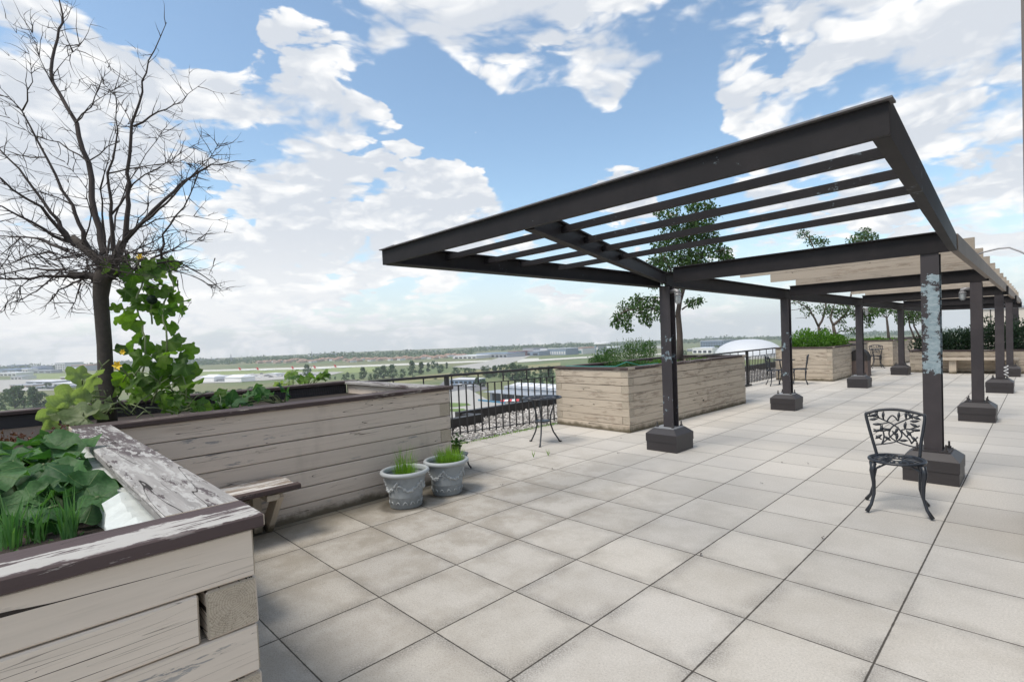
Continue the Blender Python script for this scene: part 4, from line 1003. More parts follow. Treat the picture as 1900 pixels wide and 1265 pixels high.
def beam(name, p, q, wd, hg, kind='i', m_=None, up=(0, 0, 1)):
    """p, q give the bottom centre line"""
    p = Vector(L3(*p)); q = Vector(L3(*q)); mb = MB(); dz_ = Vector((0, 0, hg/2))
    if kind == 'i': mb.ibeam(p+dz_, q+dz_, wd, hg)
    elif kind == 'c':
        mb.bar(p+dz_, q+dz_, .03, hg); mb.bar(p+dz_*2, q+dz_*2, wd, .010)
    else: mb.bar(p+dz_, q+dz_, wd, hg)
    return mb.build(name, m_ or M_STEEL, PG)
# left row beam, running out to the tip of the canopy
beam('row_beam', (.765, .82, 2.298), (1.06, 4.84, 2.235), .15, .16)
for a_, b_ in zip(LP[:-1], LP[1:]):
    beam('row_beam', (a_[0]-.02, a_[1]+.002, zb(*a_)+.002), (b_[0]-.02, b_[1], zb(*b_)), .13, .20)
# right row beam: canopy part and rear part
beam('side_beam', (4.415, .84, 2.333), (4.225, 5.0, 2.302), .06, .155, 'box')
beam('side_beam', (4.235, 5.005, 2.302), (4.235, 24.0, 2.302-.0085*19), .06, .165, 'box', simple('lit_weathered_paint', (.20, .165, .14), .7, .25, 3))  # rear part paler: weathering plus the light on it put into the colour
# front fascia and its top flange
beam('front_beam', (.70, .80, 2.298), (4.447, .83, 2.334), .035, .125, 'box')
beam('top_flange', (.69, .795, 2.424), (4.462, .825, 2.462), .075, .008, 'box', M_FLANGE)
# brace from the first post to the fascia
beam('canopy_brace', (1.16, 4.80, 2.275), (2.45, .86, 2.315), .07, .15)
# cross beams
for i, (a_, b_) in enumerate(zip(LP, RP)):
    zl = zb(*a_)+.055; zr = 2.30-.016*(b_[1]-5)
    beam('cross_beam', (a_[0]-.02+.09, a_[1]+.08, zl), (b_[0]+.16, b_[1]-.06, zr), .05, .19, 'box')
    beam('top_flange', (a_[0]+.07, a_[1]+.06, zl+.191), (b_[0]+.12, b_[1]-.08, zr+.191), .11, .012, 'box')
# five canopy rafters (angle sections)
for (y_, zl, xl) in ((1.39, 2.385, .86), (1.84, 2.378, .93), (2.27, 2.37, 1.02), (2.77, 2.36, 1.12)):
    y0_ = y_
    p = Vector(L3(xl-.10, y_, zl+.012)); q = Vector(L3(4.415-.19*(y_-.84)/4.16+.02, y_-.05, zl+.034)); mb = MB()
    mb.bar(p, q, .012, .046); mb.bar(p+Vector((0, .018, .020)), q+Vector((0, .018, .020)), .044, .007)
    mb.bar(p+Vector((0, .019, -.020)), q+Vector((0, .019, -.020)), .038, .006)
    mb.build('rafter', M_STEEL, PG)
# timber slats over the rear bays
for k in range(13):
    y_ = 7.15+1.28*k; zl = 2.505-.013*(y_-6.9); zr = 2.470-.009*(y_-6.9)
    mb = MB(); mb.bar(L3(1.22+.03*k, y_, zl+.07), L3(4.235, y_, zr+.11), .042, .185); mb.build('timber_slat', M_SLAT, PG)
# caged lamps under the beams
def lamp(x_, y_, z_, label, rz=0):
    e = empty('caged_lamp', label, 'lamp', (x_, y_, z_), rz, 'caged lamps on the pergola posts')
    mb = MB(); mb.tube([(-.09, 0, .06), (-.02, 0, .075), (.02, 0, .06), (.02, 0, .03)], [.026, .028, .034, .042], 10); mb.build('bracket', M_CASTG, e, smooth=True)
    mb = MB(); mb.lathe([(.043, .03), (.048, .02), (.048, 0)], 12, (.02, 0, 0)); mb.build('collar', M_CASTG, e)
    mb = MB(); mb.lathe([(.036, 0), (.037, -.06), (.03, -.09), (.012, -.105), (.001, -.106)], 12, (.02, 0, 0)); mb.build('glass_globe', M_GLASS, e, smooth=True)
    mb = MB()
    for k in range(6):
        a_ = k*math.pi/3; mb.tube([(.02+.045*math.cos(a_), .045*math.sin(a_), 0), (.02+.045*math.cos(a_), .045*math.sin(a_), -.075), (.02+.02*math.cos(a_), .02*math.sin(a_), -.115)], .003, 4)
    for z1_ in (-.03, -.065):
        mb.tube([(.02+.045*math.cos(a_*math.pi/6), .045*math.sin(a_*math.pi/6), z1_) for a_ in range(13)], .003, 4, cap=False)
    mb.build('cage', M_CASTG, e)
lamp(1.30, 4.84, 2.10, 'caged lamp on the nearest left post of the pergola')
lamp(3.93, 9.40, 2.06, 'caged lamp on the second post of the right row', math.pi)
lamp(1.56, 14.05, 1.97, 'caged lamp on the third post of the left row')
lamp(4.0, 18.45, 1.97, 'caged lamp on the fourth post of the right row', math.pi)
# conduit arching off to the building
mb = MB(); mb.tube([(4.18, 7.5, 2.46), (4.30, 7.5, 2.505), (4.45, 7.5, 2.53), (4.55, 7.5, 2.525), (4.65, 7.48, 2.46), (4.74, 7.4, 2.38), (4.9, 7.1, 2.32), (5.3, 6.5, 2.25)], .010, 8)
tag(mb.build('conduit', M_CASTG, smooth=True), 'thin grey conduit arching from the pergola beam towards the building', 'conduit')
# white hose coils hanging on a far post
e = empty('hose_coil', 'white looped hose hanging on the third post of the right row', 'hose', (4.24, 13.85, .35))
mb = MB(); mb.tube([(.035*math.cos(a_*.5), .02*math.sin(a_*.5), .02+a_*.006) for a_ in range(40)], .007, 6); mb.build('loop', M_WHITEP, e, smooth=True)

# ------------------------------------------------------------------ chairs and tables
CH = [[(670,470),(600,460),(500,425),(440,370),(440,310),(480,250),(560,195),(620,160),(700,130)],[(320,470),(400,455),(490,425),(540,360),(520,290),(460,235),(400,200),(340,170),(265,140)],
      [(370,460),(390,380),(380,300),(360,250)],[(620,440),(600,390),(560,340),(540,300),(570,280),(575,210)],[(420,210),(440,170),(465,145),(490,165),(515,200),(520,110)],[(300,245),(370,240),(440,220)],[(300,300),(380,320),(440,290)],
      [(320,370),(370,410)],[(600,290),(690,240)],[(575,285),(690,285)],[(580,370),(600,330),(640,300)],[(620,430),(670,360)],[(375,450),(450,370),(495,310)],[(390,190),(385,110)],[(350,175),(325,115)],[(580,190),(580,110)],[(600,175),(640,120)]]
LV = [(325,135,60),(388,140,85),(290,150,15),(305,190,10),(335,245,5),(370,285,75),(335,315,15),(345,380,40),(415,300,-20),(420,395,-40),(485,340,-50),(500,370,80),(555,408,5),(570,240,80),(645,240,-30),(650,290,-10),(600,330,-55),(640,385,-50),(520,140,85),(580,130,85),(615,140,-60),(665,160,-25),(650,195,5),(500,300,70)]
KX = .00088
def crv(P_, n_=4):
    if len(P_) < 3: return P_
    o = []
    for i in range(len(P_)-1):
        a, b, c, d = P_[max(i-1, 0)], P_[i], P_[i+1], P_[min(i+2, len(P_)-1)]
        for k in range(n_):
            t_ = k/n_; o.append(.5*((2*b)+(c-a)*t_+(2*a-5*b+4*c-d)*t_*t_+(3*b-a-3*c+d)*t_**3))
    o.append(P_[-1]); return o
def make_chair():
    e = bpy.data.objects.new('garden_chair', None); COL.objects.link(e)
    sx = lambda u: (u-485)*KX; sz = lambda v_: .44+(570-v_)*KX*.92
    def bp(u, v_):   # back plane leans backwards, curved slightly
        z_ = sz(v_); return Vector((sx(u), .17+(z_-.44)*.16-.5*sx(u)**2, z_))
    mb = MB()
    fr = [(325,575),(305,480),(285,390),(262,280),(238,140),(262,122),(350,90),(480,78),(600,92),(700,118),(730,140),(715,280),(698,390),(688,480),(680,575)]
    mb.tube(crv([bp(*q) for q in fr]), .0135, 7, flat=1.1)
    mb.build('back_frame', M_IRON, e, smooth=True)
    mb = MB()
    for c in CH: mb.tube(crv([bp(*q) for q in c]), .0066, 5)
    for (u, v_, a_) in LV:
        a_ = R(a_); d = Vector((math.cos(a_), math.sin(a_)))*40
        p0, p1 = bp(u-d.x, v_+d.y), bp(u+d.x, v_-d.y)
        mb.tube([p0, p0.lerp(p1, .3), p0.lerp(p1, .6), p1], [.003, .0125, .0135, .002], 6, flat=.9)
    mb.build('leaf_pattern', M_IRON, e, smooth=True)
    mb = MB()
    mb.lathe([(.185, .425), (.212, .427), (.215, .438), (.207, .447), (.186, .444)], 32, closed=True)
    mb.lathe([(.045, .428), (.058, .430), (.058, .438), (.045, .438)], 16, closed=True)
    for k in range(16):
        a_ = k*math.pi/8
        mb.tube([(.05*math.cos(a_), .05*math.sin(a_), .435), (.12*math.cos(a_+.22), .12*math.sin(a_+.22), .437), (.19*math.cos(a_), .19*math.sin(a_), .435)], [.004, .011, .004], 5)
        mb.tube([(.11*math.cos(a_+.1), .11*math.sin(a_+.1), .434), (.19*math.cos(a_+.28), .19*math.sin(a_+.28), .434)], .005, 4)
    mb.lathe([(.115, .431), (.125, .433), (.125, .438), (.115, .438)], 24, closed=True)
    mb.build('seat', M_IRON, e, smooth=True)
    for sx_, sy_ in ((-1, -1), (1, -1), (-1, 1), (1, 1)):
        mb = MB(); f = -1 if sy_ < 0 else 1
        spl = 1.0 if sy_ < 0 else 1.05
        base = Vector((sx_*.155, f*.13, 0))
        out_ = Vector((sx_*.75, f*.66, 0)).normalized()
        pts = [base+out_*.02+Vector((0, 0, .425)), base+out_*.035+Vector((0, 0, .36)), base+out_*.022+Vector((0, 0, .26)), base+out_*.02+Vector((0, 0, .16)), base+out_*.05+Vector((0, 0, .07)), base+out_*.095+Vector((0, 0, .012))]
        mb.tube(pts, [.024, .021, .0155, .0125, .013, .017], 8)
        ip = Vector((-sx_, 0, 0))
        mb.tube([pts[2], pts[1]+ip*.03+Vector((0, 0, .02)), pts[0]+ip*.09, pts[0]+ip*.11], [.007, .009, .008, .006], 6)
        mb.tube([pts[1], pts[0]+ip*.05+Vector((0, 0, -.02))], .006, 5)
        mb.build('leg', M_IRON, e, smooth=True)
    return e
ch = make_chair(); ch.location = (3.94, 3.76, 0); ch.rotation_euler.z = R(12)
G = 'black cast metal garden chairs'
tag(ch, 'black leaf-backed garden chair nearest the viewer, by the peeling post', 'chair', G)
dup(ch, (-.15, 14.35, 0), R(-72), 'black garden chair facing left in front of the bright-bush planter', G)
dup(ch, (-.62, 13.75, 0), R(125), 'black garden chair mostly hidden behind the second post of the left row', G)
dup(ch, (.22, 21.75, 0), R(4), 'black garden chair standing against the third planter', G)
def table(label, loc, r_=.30, H_=.70, group='round bistro tables', rz=0):
    e = empty('bistro_table', label, 'table', loc, rz, group)
    mb = MB(); mb.lathe([(r_-.035, H_-.012), (r_, H_-.010), (r_+.004, H_), (r_-.004, H_+.008), (r_-.035, H_+.004)], 36, closed=True)
    for k in range(18):
        a_ = k*math.pi/9; mb.tube([(.06*math.cos(a_), .06*math.sin(a_), H_), (.17*math.cos(a_+.15), .17*math.sin(a_+.15), H_), ((r_-.03)*math.cos(a_), (r_-.03)*math.sin(a_), H_)], [.006, .016, .006], 5)
        mb.tube([(.12*math.cos(a_), .12*math.sin(a_), H_-.002), ((r_-.03)*math.cos(a_+.25), (r_-.03)*math.sin(a_+.25), H_-.002)], .006, 4)
    for rr in (.065, .15, .215): mb.lathe([(rr-.006, H_-.004), (rr+.006, H_-.004), (rr+.006, H_+.003), (rr-.006, H_+.003)], 24, closed=True)
    mb.build('table_top', M_IRON, e, smooth=True)
    for k in range(3):
        a_ = 2*math.pi*k/3+.3; c, s2 = math.cos(a_), math.sin(a_); mb = MB()
        pr_ = [(.20, H_-.012), (.185, .58), (.125, .42), (.118, .30), (.16, .17), (.235, .05), (.255, .015), (.285, .006)]
        mb.tube([(c*a, s2*a, z_) for a, z_ in pr_], [.012, .012, .012, .012, .012, .012, .014, .017], 8); mb.build('leg', M_IRON, e, smooth=True)
    mb = MB(); mb.lathe([(.02, .335), (.112, .335), (.118, .345), (.112, .352), (.02, .352)], 20, closed=True); mb.build('shelf', M_IRON, e)
table('round black bistro table on three curved legs by the near railing', (-.60, 4.12, 0), rz=R(-76))
table('round black bistro table between the two chairs behind the second post', (-.55, 14.25, 0))
table('round black bistro table in front of the third planter\'s chair', (.35, 21.2, 0), .26)
# ornate iron loveseat at the far end
e = empty('iron_loveseat', 'ornate rust-toned iron loveseat against the farthest planter', 'bench', (1.0, 28.6, 0))
mb = MB(); mb.tube([(-.55, .2, 0), (-.55, .2, .88), (.5, .2, .88), (.5, .2, 0)], .018, 6)
for k in range(6): mb.tube([(-.5+.18*k, .2, .5), (-.4+.18*k, .2, .7), (-.5+.18*k, .2, .86)], .012, 5)
for k in range(5): mb.tube([(-.4+.19*k, .2, .62), (-.32+.19*k, .2, .74), (-.24+.19*k, .2, .62)], .012, 5)
mb.tube([(-.55, .2, .46), (.5, .2, .46)], .014, 5); mb.build('back', M_COVER2, e)
mb = MB(); mb.box((-.55, -.25, .40), (.5, .2, .44)); mb.build('seat', M_COVER2, e)
for sx in (-.5, .46):
    mb = MB(); mb.tube([(sx, -.24, .42), (sx, -.24, 0)], .018, 6); mb.build('leg', M_COVER2, e)
# covered barbecue
e = empty('covered_barbecue', 'tall barbecue under a brown cover beside the bright-bush planter', 'barbecue', (.66, 17.5, 0))
mb = MB()
for (z0_, z1_, w0, w1) in ((0, .50, .25, .24),):
    mb.add([(-w0, -.22, z0_), (w0, -.22, z0_), (w0, .22, z0_), (-w0, .22, z0_), (-w1, -.2, z1_), (w1, -.2, z1_), (w1, .2, z1_), (-w1, .2, z1_)], [(0, 1, 5, 4), (1, 2, 6, 5), (2, 3, 7, 6), (3, 0, 4, 7), (4, 5, 6, 7)])
mb.build('cover', M_COVER, e)
mb = MB(); pr_ = [(-.24, .5), (-.24, .68), (-.17, .80), (-.05, .86), (.08, .85), (.19, .77), (.24, .66), (.24, .5)]
vs = [(a, -.21, z_) for a, z_ in pr_]+[(a, .21, z_) for a, z_ in pr_]; nn = len(pr_)
mb.add(vs, [tuple(range(nn)), tuple(reversed(range(nn, 2*nn)))]+[(k, k+nn, (k+1) % nn+nn, (k+1) % nn) for k in range(nn)]); mb.build('hood', M_COVER2, e)

# ------------------------------------------------------------------ pots
def grass_clump(name, label, loc, n_, r_, hmin, hmax, m_, parent=None, lean=.45, side=0):
    mb = MB()
    for k in range(n_):
        a_ = random.uniform(0, 6.3); q = r_*math.sqrt(random.random()); b_ = Vector((q*math.cos(a_), q*math.sin(a_), 0))
        h_ = random.uniform(hmin, hmax); ln = Vector((math.cos(a_), math.sin(a_), 0))*random.uniform(0, lean)*h_ + rv(.04)
        wd = .0022+.0016*(name == 'onion_shoots'); t_ = Vector((-math.sin(a_), math.cos(a_), 0))*wd
        p0, p1, p2 = b_, b_+ln*.35+Vector((0, 0, h_*.6)), b_+ln+Vector((0, 0, h_*(1 if random.random() < .8 else .75)))
        mb.add([p0-t_, p0+t_, p1+t_*.8, p1-t_*.8, p2], [(0, 1, 2, 3), (3, 2, 4)])
    return tag(mb.build(name, m_, parent, loc=loc), label, 'plant' if label else None)
def pot(label, x_, y_, s_=1.0):
    e = empty('garden_pot', label, 'pot', (x_, y_, 0), random.uniform(0, 3), 'grey garland pots')
    mb = MB(); mb.lathe([(.001, .002), (.150, .002), (.157, .012), (.158, .10), (.163, .108), (.164, .118), (.162, .126), (.203, .315), (.203, .33)], 40); mb.lathe([(.195, .30), (.185, .27), (.18, .25)], 40); mb.build('body', M_POT, e, smooth=True)
    mb = MB(); mb.lathe([(.196, .318), (.222, .318), (.236, .328), (.240, .342), (.234, .356), (.222, .362), (.208, .360), (.199, .348), (.196, .318)], 48); mb.build('rim', M_POTR, e, smooth=True)
    mb = MB()
    for sw in range(5):                       # swags of fruit
        a0_ = sw*2*math.pi/5
        for k in range(17):
            f = k/16; an = a0_+f*2*math.pi/5; zz = .265-.085*math.sin(math.pi*f)
            for j in range(2):
                r_ = .161+.042*(zz-.126)/.19+.002; c = (r_*math.cos(an)+random.uniform(-.004, .004), r_*math.sin(an)+random.uniform(-.004, .004), zz+random.uniform(-.012, .012))
                rr = random.uniform(.009, .014)*(1.2 if .3 < f < .7 else .9)
                mb.lathe([(.001, -rr), (rr*.8, -rr*.55), (rr, 0), (rr*.8, rr*.55), (.001, rr)], 6, c)
        for j in range(8):
            an = a0_+random.uniform(-.07, .07); zz = .27-j*.011; r_ = .161+.042*(zz-.126)/.19+.003
            rr = .008; mb.lathe([(.001, -rr), (rr, 0), (.001, rr)], 6, (r_*math.cos(an), r_*math.sin(an), zz))
    mb.build('garland', M_POTG, e, smooth=True); mb = MB()
    for k in range(14):                       # arcs round the foot
        an = k*2*math.pi/14; mb.tube([(.160*math.cos(an+t_*.14), .160*math.sin(an+t_*.14), .045+.028*math.cos(t_*math.pi/2)) for t_ in (-1, -.6, -.2, .2, .6, 1)], .0042, 5)
    mb.build('foot_band', M_POTG, e, smooth=True)
    mb = MB(); mb.lathe([(.001, .262), (.18, .262)], 24); mb.build('soil', M_SOIL, e)
    return e
pot('grey garland pot with tall thin chives, the nearer of the two', .325, 1.14); 
pot('grey garland pot with dense short grass, the farther of the two', .305, 1.655)
grass_clump('chives', 'tall wispy chives growing in the nearer grey pot', (.335, 1.14, .262), 170, .11, .10, .36, M_BLADE, lean=.3)
grass_clump('chives', 'short dense chives at the base of the taller ones in the nearer grey pot', (.345, 1.12, .262), 300, .10, .06, .17, M_BLADE)
grass_clump('tall_grass', 'dense bright grass filling the farther grey pot', (.33, 1.68, .262), 700, .15, .09, .25, M_BLADE, lean=.35)
# low iron stand with a grey-leaved plant behind the pots
e = empty('plant_stand', 'low black stand with curved legs, half hidden behind the pots', 'plant stand', (-.37, 2.28, 0))
mb = MB(); mb.lathe([(.001, .20), (.16, .20), (.165, .21), (.001, .212)], 20); mb.build('shelf', M_IRON, e)
for k in range(3):
    a_ = k*2.094-.9; mb = MB(); mb.tube([(a*math.cos(a_), a*math.sin(a_), z_) for a, z_ in ((.14, .20), (.15, .13), (.165, .06), (.20, .008))], .010, 7); mb.build('leg', M_IRON, e, smooth=True)
e2 = empty('potted_plant', 'small grey-leaved plant behind the farther grey pot', 'plant', (-.37, 2.27, .213))
mb = MB(); mb.lathe([(.001, .001), (.07, .001), (.09, .10), (.08, .10)], 18); mb.build('pot', M_COVER2, e2)
mb = MB()
for k in range(70):
    d = runit(); d.z = abs(d.z)*.8+.1; mb.leaf(Vector((0, 0, .10))+d*random.uniform(.02, .15), d, runit(), .05, .03)
mb.build('leaves', M_HERB, e2)

# ------------------------------------------------------------------ planting in the near bed
def crinkled(name, label, spots, m_, zb_=.9, stems=True):
    """one plant: big leaves on stems rising from its root"""
    root = Vector(spots[0]); e = empty(name, label, 'plant', (root.x, root.y, zb_))
    mb = MB(); ms = MB()
    for (x_, y_, z_, s_) in spots[1:]:
        c = Vector((x_-root.x, y_-root.y, z_-zb_)); d = Vector((c.x, c.y, 0)); d = d.normalized() if d.length > .02 else Vector((1, 0, 0))
        nrm = Vector((d.x*.35, d.y*.35, .8))+rv(.5)+Vector((.6, -.05, 0))
        mb.bigleaf(c, d+Vector((0, 0, -.25)), nrm, s_, lobes=2, deep=.04, wave=.13, rings=5, crinkle=.035)
        ms.tube([(0, 0, -.02), c*.5+Vector((0, 0, .05)), c], [.008, .007, .005], 5)
    ms.build('stems', M_STEM, e, smooth=True); mb.build('leaves', m_, e, smooth=True)
random.seed(21)
crinkled('burdock_plant', 'large crinkled dark-green leaves at the left edge of the near bed', [(1.60, -1.56, .9)]+[(1.60+random.uniform(-.28, .28), -1.56+random.uniform(-.16, .16), random.uniform(.97, 1.15), random.uniform(.15, .25)) for _ in range(22)], M_CABB)
crinkled('burdock_plant', 'big-leaved plant reaching over the foam lining in the near bed', [(1.98, -1.46, .9)]+[(1.98+random.uniform(-.14, .14), -1.46+random.uniform(-.10, .10), random.uniform(.95, 1.07), random.uniform(.12, .20)) for _ in range(11)]+[(2.08, -1.36, 1.02, .17), (1.95, -1.34, 1.05, .16)], M_CABB)
crinkled('burdock_plant', 'tall broad-leaved plant at the back of the near bed by the dark wall', [(1.05, -1.58, .9)]+[(1.05+random.uniform(-.35, .35), -1.58+random.uniform(-.2, .2), random.uniform(1.0, 1.16), random.uniform(.18, .30)) for _ in range(22)], M_CABB)
grass_clump('onion_shoots', 'thin upright onion shoots in the front left corner of the near bed', (2.10, -1.62, .9), 40, .045, .09, .19, M_ONION, lean=.2)
grass_clump('onion_shoots', 'onion shoots standing alone in the middle of the near bed front', (2.10, -1.55, .9), 26, .03, .08, .16, M_ONION, lean=.2)
grass_clump('onion_shoots', 'tallest clump of onion shoots beside the big leaves of the near bed', (2.15, -1.46, .9), 40, .03, .10, .20, M_ONION, lean=.22)
mb = MB()
for k in range(240):
    c = Vector((random.uniform(1.2, 2.5), random.uniform(-1.9, -1.4), .9)); mb.leaf(c, rv()+Vector((0, 0, .5)), runit(), random.uniform(.015, .05), .012)
tag(mb.build('ground_litter', M_HERB), 'small seedlings and litter on the soil of the near bed', 'litter', kind='stuff')
for k, (bx, by, lb) in enumerate([(-1.0, -1.25, 'dark reddish dry plant under the vine against the dark inner wall'), (-.95, -1.62, 'reddish dry plant at the left edge before the dark wall')]):
    mb = MB()
    for j in range(170):
        d = runit(); d.z = abs(d.z)*.55; mb.leaf(d*random.uniform(.04, .20), runit(), runit(), .035, .02)
    tag(mb.build('dry_shrub', M_RED, loc=(bx, by, .92)), lb, 'plant')

# ------------------------------------------------------------------ the bare tree with its climbing squash
random.seed(5)
TD = 4.85
TREE = ondep(205, 735, TD); TB = Vector((TREE.x, TREE.y, .9))
bt = empty('bare_tree', 'leafless tree with spreading twiggy crown and vine, at the left', 'tree', TB)
def tp(px, py, dd=0): return ondep(px, py, TD+dd)-TB
mb = MB()
trunk = [(199, 790), (200, 735), (196, 690), (194, 640), (190, 590), (187, 550), (190, 520), (200, 497)]
mb.tube([tp(*q) for q in trunk], [.080, .066, .060, .058, .058, .060, .070, .078], 14); 
mb.tube([tp(200, 500), tp(178, 478), tp(150, 455), tp(135, 440)], [.05, .045, .035, .028], 9)
mb.tube([tp(200, 505), tp(215, 480), tp(228, 448)], [.05, .042, .034], 9)
mb.tube([tp(198, 520), tp(170, 512), tp(130, 508)], [.04, .034, .024], 8)
mb.tube([tp(203, 515), tp(225, 505), tp(250, 500)], [.03, .024, .018], 8)
mb.build('trunk', M_BARK, bt, smooth=True)
limbs = [
 ([(193,470),(178,400),(163,300),(140,228),(95,152),(100,90),(114,38),(113,0),(112,-40)], .036),
 ([(210,465),(205,400),(201,322),(220,243),(213,170)], .024), ([(232,450),(238,380),(239,322),(243,228),(262,170),(273,114),(309,42)], .028),
 ([(247,235),(296,209),(335,190),(383,148)], .012), ([(225,455),(285,391),(341,338),(380,311),(420,302),(474,296)], .024), ([(235,445),(280,400),(322,364),(368,315),(406,265)], .018),
 ([(300,480),(303,436),(341,383),(368,322),(372,298)], .014), ([(165,470),(155,430),(133,380),(87,292),(42,205),(0,163)], .028), ([(42,205),(60,152),(53,95)], .009),
 ([(140,455),(115,420),(95,394),(49,334),(0,277),(-40,240)], .028), ([(130,450),(76,383),(0,334),(-40,310)], .022), ([(125,448),(57,410),(0,383),(-50,360)], .020), ([(125,465),(80,445),(38,440),(0,438),(-50,440)], .020),
 ([(160,515),(126,513),(60,515),(0,518),(-40,520)], .026), ([(230,505),(275,490),(332,484),(370,506),(408,535),(430,540)], .016), ([(150,520),(110,540),(95,554),(73,585)], .012), ([(150,525),(140,560),(130,590)], .010), ([(120,500),(60,498),(0,510),(-40,520)], .016),
 ([(163,300),(220,262),(213,240),(240,230)], .008), ([(140,228),(180,180),(195,140),(210,125)], .008), ([(140,228),(170,195),(240,150)], .008), ([(95,152),(70,90),(60,50)], .006), ([(95,152),(120,110),(150,82)], .006),
 ([(163,300),(110,265),(60,250),(0,205)], .010), ([(87,292),(40,290),(0,285)], .008), ([(133,380),(90,360),(40,350),(0,340)], .009), ([(205,400),(250,340),(310,300),(370,265)], .012), ([(201,322),(260,310),(330,300),(380,305)], .009),
 ([(235,430),(290,410),(340,400),(390,400)], .010), ([(280,480),(340,450),(395,445)], .010), ([(250,500),(300,470),(350,460),(370,440)], .010), ([(220,460),(250,420),(275,380),(280,330)], .010), ([(250,505),(320,500),(380,520),(415,550)], .009),
 ([(200,480),(190,420),(185,350),(200,290),(215,240)], .014), ([(150,460),(170,400),(160,350),(120,300)], .010), ([(100,470),(60,470),(20,490),(-20,500)], .012), ([(110,505),(70,540),(30,560),(5,570)], .010), ([(190,495),(240,470),(300,440),(345,425)], .012),
 ([(130,440),(80,430),(40,400),(0,410)], .010), ([(200,470),(215,400),(235,340),(290,260),(310,235)], .012), ([(243,228),(215,180),(185,150)], .006), ([(170,470),(120,475),(60,455),(0,460)], .012), ([(60,515),(30,540),(10,575)], .007), ([(38,440),(10,470),(-20,480)], .007)]
mb = MB(); tw = MB(); G_ = []
def twig(mb_, p, d, L, r_, lev):
    pts = [p]; q = p.copy(); n_ = 4
    for k in range(n_):
        d = (d+rv(.28)+Vector((0, 0, .04))).normalized(); q = q+d*L/n_; pts.append(q.copy())
    mb_.tube(pts, [r_*(1-.22*k) for k in range(n_+1)], 4, cap=False)
    if lev > 0:
        for k in range(random.randint(2, 4)):
            a_ = random.choice(pts[1:]); dd = (d+runit()*1.1).normalized(); twig(mb_, a_, dd, L*random.uniform(.3, .6), r_*.62, lev-1)
def smooth_line(pts, n_):
    out_ = []
    for i in range(len(pts)-1):
        for k in range(n_): out_.append(pts[i].lerp(pts[i+1], k/n_))
    out_.append(pts[-1]); return out_
for li, (pl, r_) in enumerate(limbs):
    dd = random.uniform(-.75, .75) if li > 2 else random.uniform(-.3, .3)
    N_ = len(pl); P3_ = [tp(q[0], q[1], dd*(k/(N_-1))) for k, q in enumerate(pl)]
    P3_ = smooth_line(P3_, 3)
    for k in range(1, len(P3_)-1): P3_[k] = P3_[k]+rv(.012)
    M_ = len(P3_)
    mb.tube(P3_, [r_*.88*(1-.90*(k/(M_-1))**.75) for k in range(M_)], 6, cap=False)
    L = sum((P3_[k+1]-P3_[k]).length for k in range(M_-1))
    for k in range(int(L*11)+3):
        f = random.uniform(.18, 1); i_ = min(int(f*(M_-1)), M_-2); a_ = P3_[i_].lerp(P3_[i_+1], random.random())
        d0 = (P3_[i_+1]-P3_[i_]).normalized(); d = (d0*.75+runit()*.9).normalized()
        twig(tw, a_, d, random.uniform(.08, .32), .0038, 1 if random.random() < .5 else 0)
for k in range(150):      # tangle of short dry twigs round the fork
    a_ = tp(random.gauss(190, 75), random.uniform(465, 530), random.uniform(-.5, .5)); d = runit(); d.z *= .5; twig(tw, a_, d, random.uniform(.2, .5), .0055, 1)
mb.build('branches', M_TWIG, bt, smooth=True); tw.build('twigs', M_TWIG, bt)

random.seed(11)
vine_root = ondep(270, 745, TD-.1); vr = Vector((vine_root.x, vine_root.y, .92))
sv = empty('squash_vine', 'climbing squash vine with large leaves and yellow flowers on the bare tree', 'vine', vr)
def vp(px, py, dd=0): return ondep(px, py, TD+dd)-vr
lf = MB(); lp = MB(); st = MB()
toC = (-FW).normalized()
regions = [ # px, py, spread x, spread y, count, size px range
 (230,480,35,14,9,(26,44)), (300,485,35,14,8,(26,40)), (268,515,45,25,20,(26,46)), (300,555,40,28,18,(26,44)), (240,555,25,22,8,(26,40)), (235,600,22,22,6,(30,52)), (310,590,26,22,9,(24,38)), (325,640,24,30,13,(26,46)), (250,640,32,24,8,(40,60)),
 (285,670,30,25,9,(36,56)), (335,700,22,30,12,(36,56)), (270,700,40,25,12,(32,52)), (240,725,40,16,14,(28,46)), (320,740,30,14,14,(28,44)), (350,755,35,8,8,(24,38))]
for (cx_, cy_, sx, sy, n_, (s0, s1)) in regions:
    for k in range(int(n_*.72)):
        px = cx_+random.uniform(-sx, sx); py = cy_+random.uniform(-sy, sy); dd = random.uniform(-.28, .22)
        c = vp(px, py, dd); s_ = random.uniform(s0*.8, s1*.88)/FPX*TD
        nrm = (toC*random.uniform(.2, 1.1)+Vector((0, 0, random.uniform(.1, .9)))+rv(.55)).normalized()
        d = (Vector((0, 0, -.6))+rv(.8)).normalized()
        (lf).bigleaf(c, d, nrm, s_, lobes=5, deep=.25, rings=2)
for (px, py) in [(130, 745), (108, 762), (155, 730), (100, 775), (175, 745), (150, 700), (165, 715), (140, 770), (185, 765), (160, 775), (120, 735), (195, 750), (175, 700)]:
    c = vp(px, py, random.uniform(-.35, 0)); s_ = random.uniform(36, 62)/FPX*TD
    lp.bigleaf(c, rv()+Vector((0, 0, -.3)), toC+rv(.7)+Vector((0, 0, .3)), s_, lobes=5, deep=.25, rings=2)
mains = [[(270,750),(262,700),(270,640),(262,600),(255,560),(262,520),(250,480)], [(280,750),(300,690),(312,630),(300,580),(320,530),(310,490)], [(230,765),(180,755),(130,760),(100,770)], [(270,755),(330,765),(380,750)], [(200,760),(230,720),(260,680),(300,650)], [(250,770),(215,740),(170,735)], [(285,600),(280,560),(270,520)], [(240,770),(220,755),(180,770),(150,765)]]
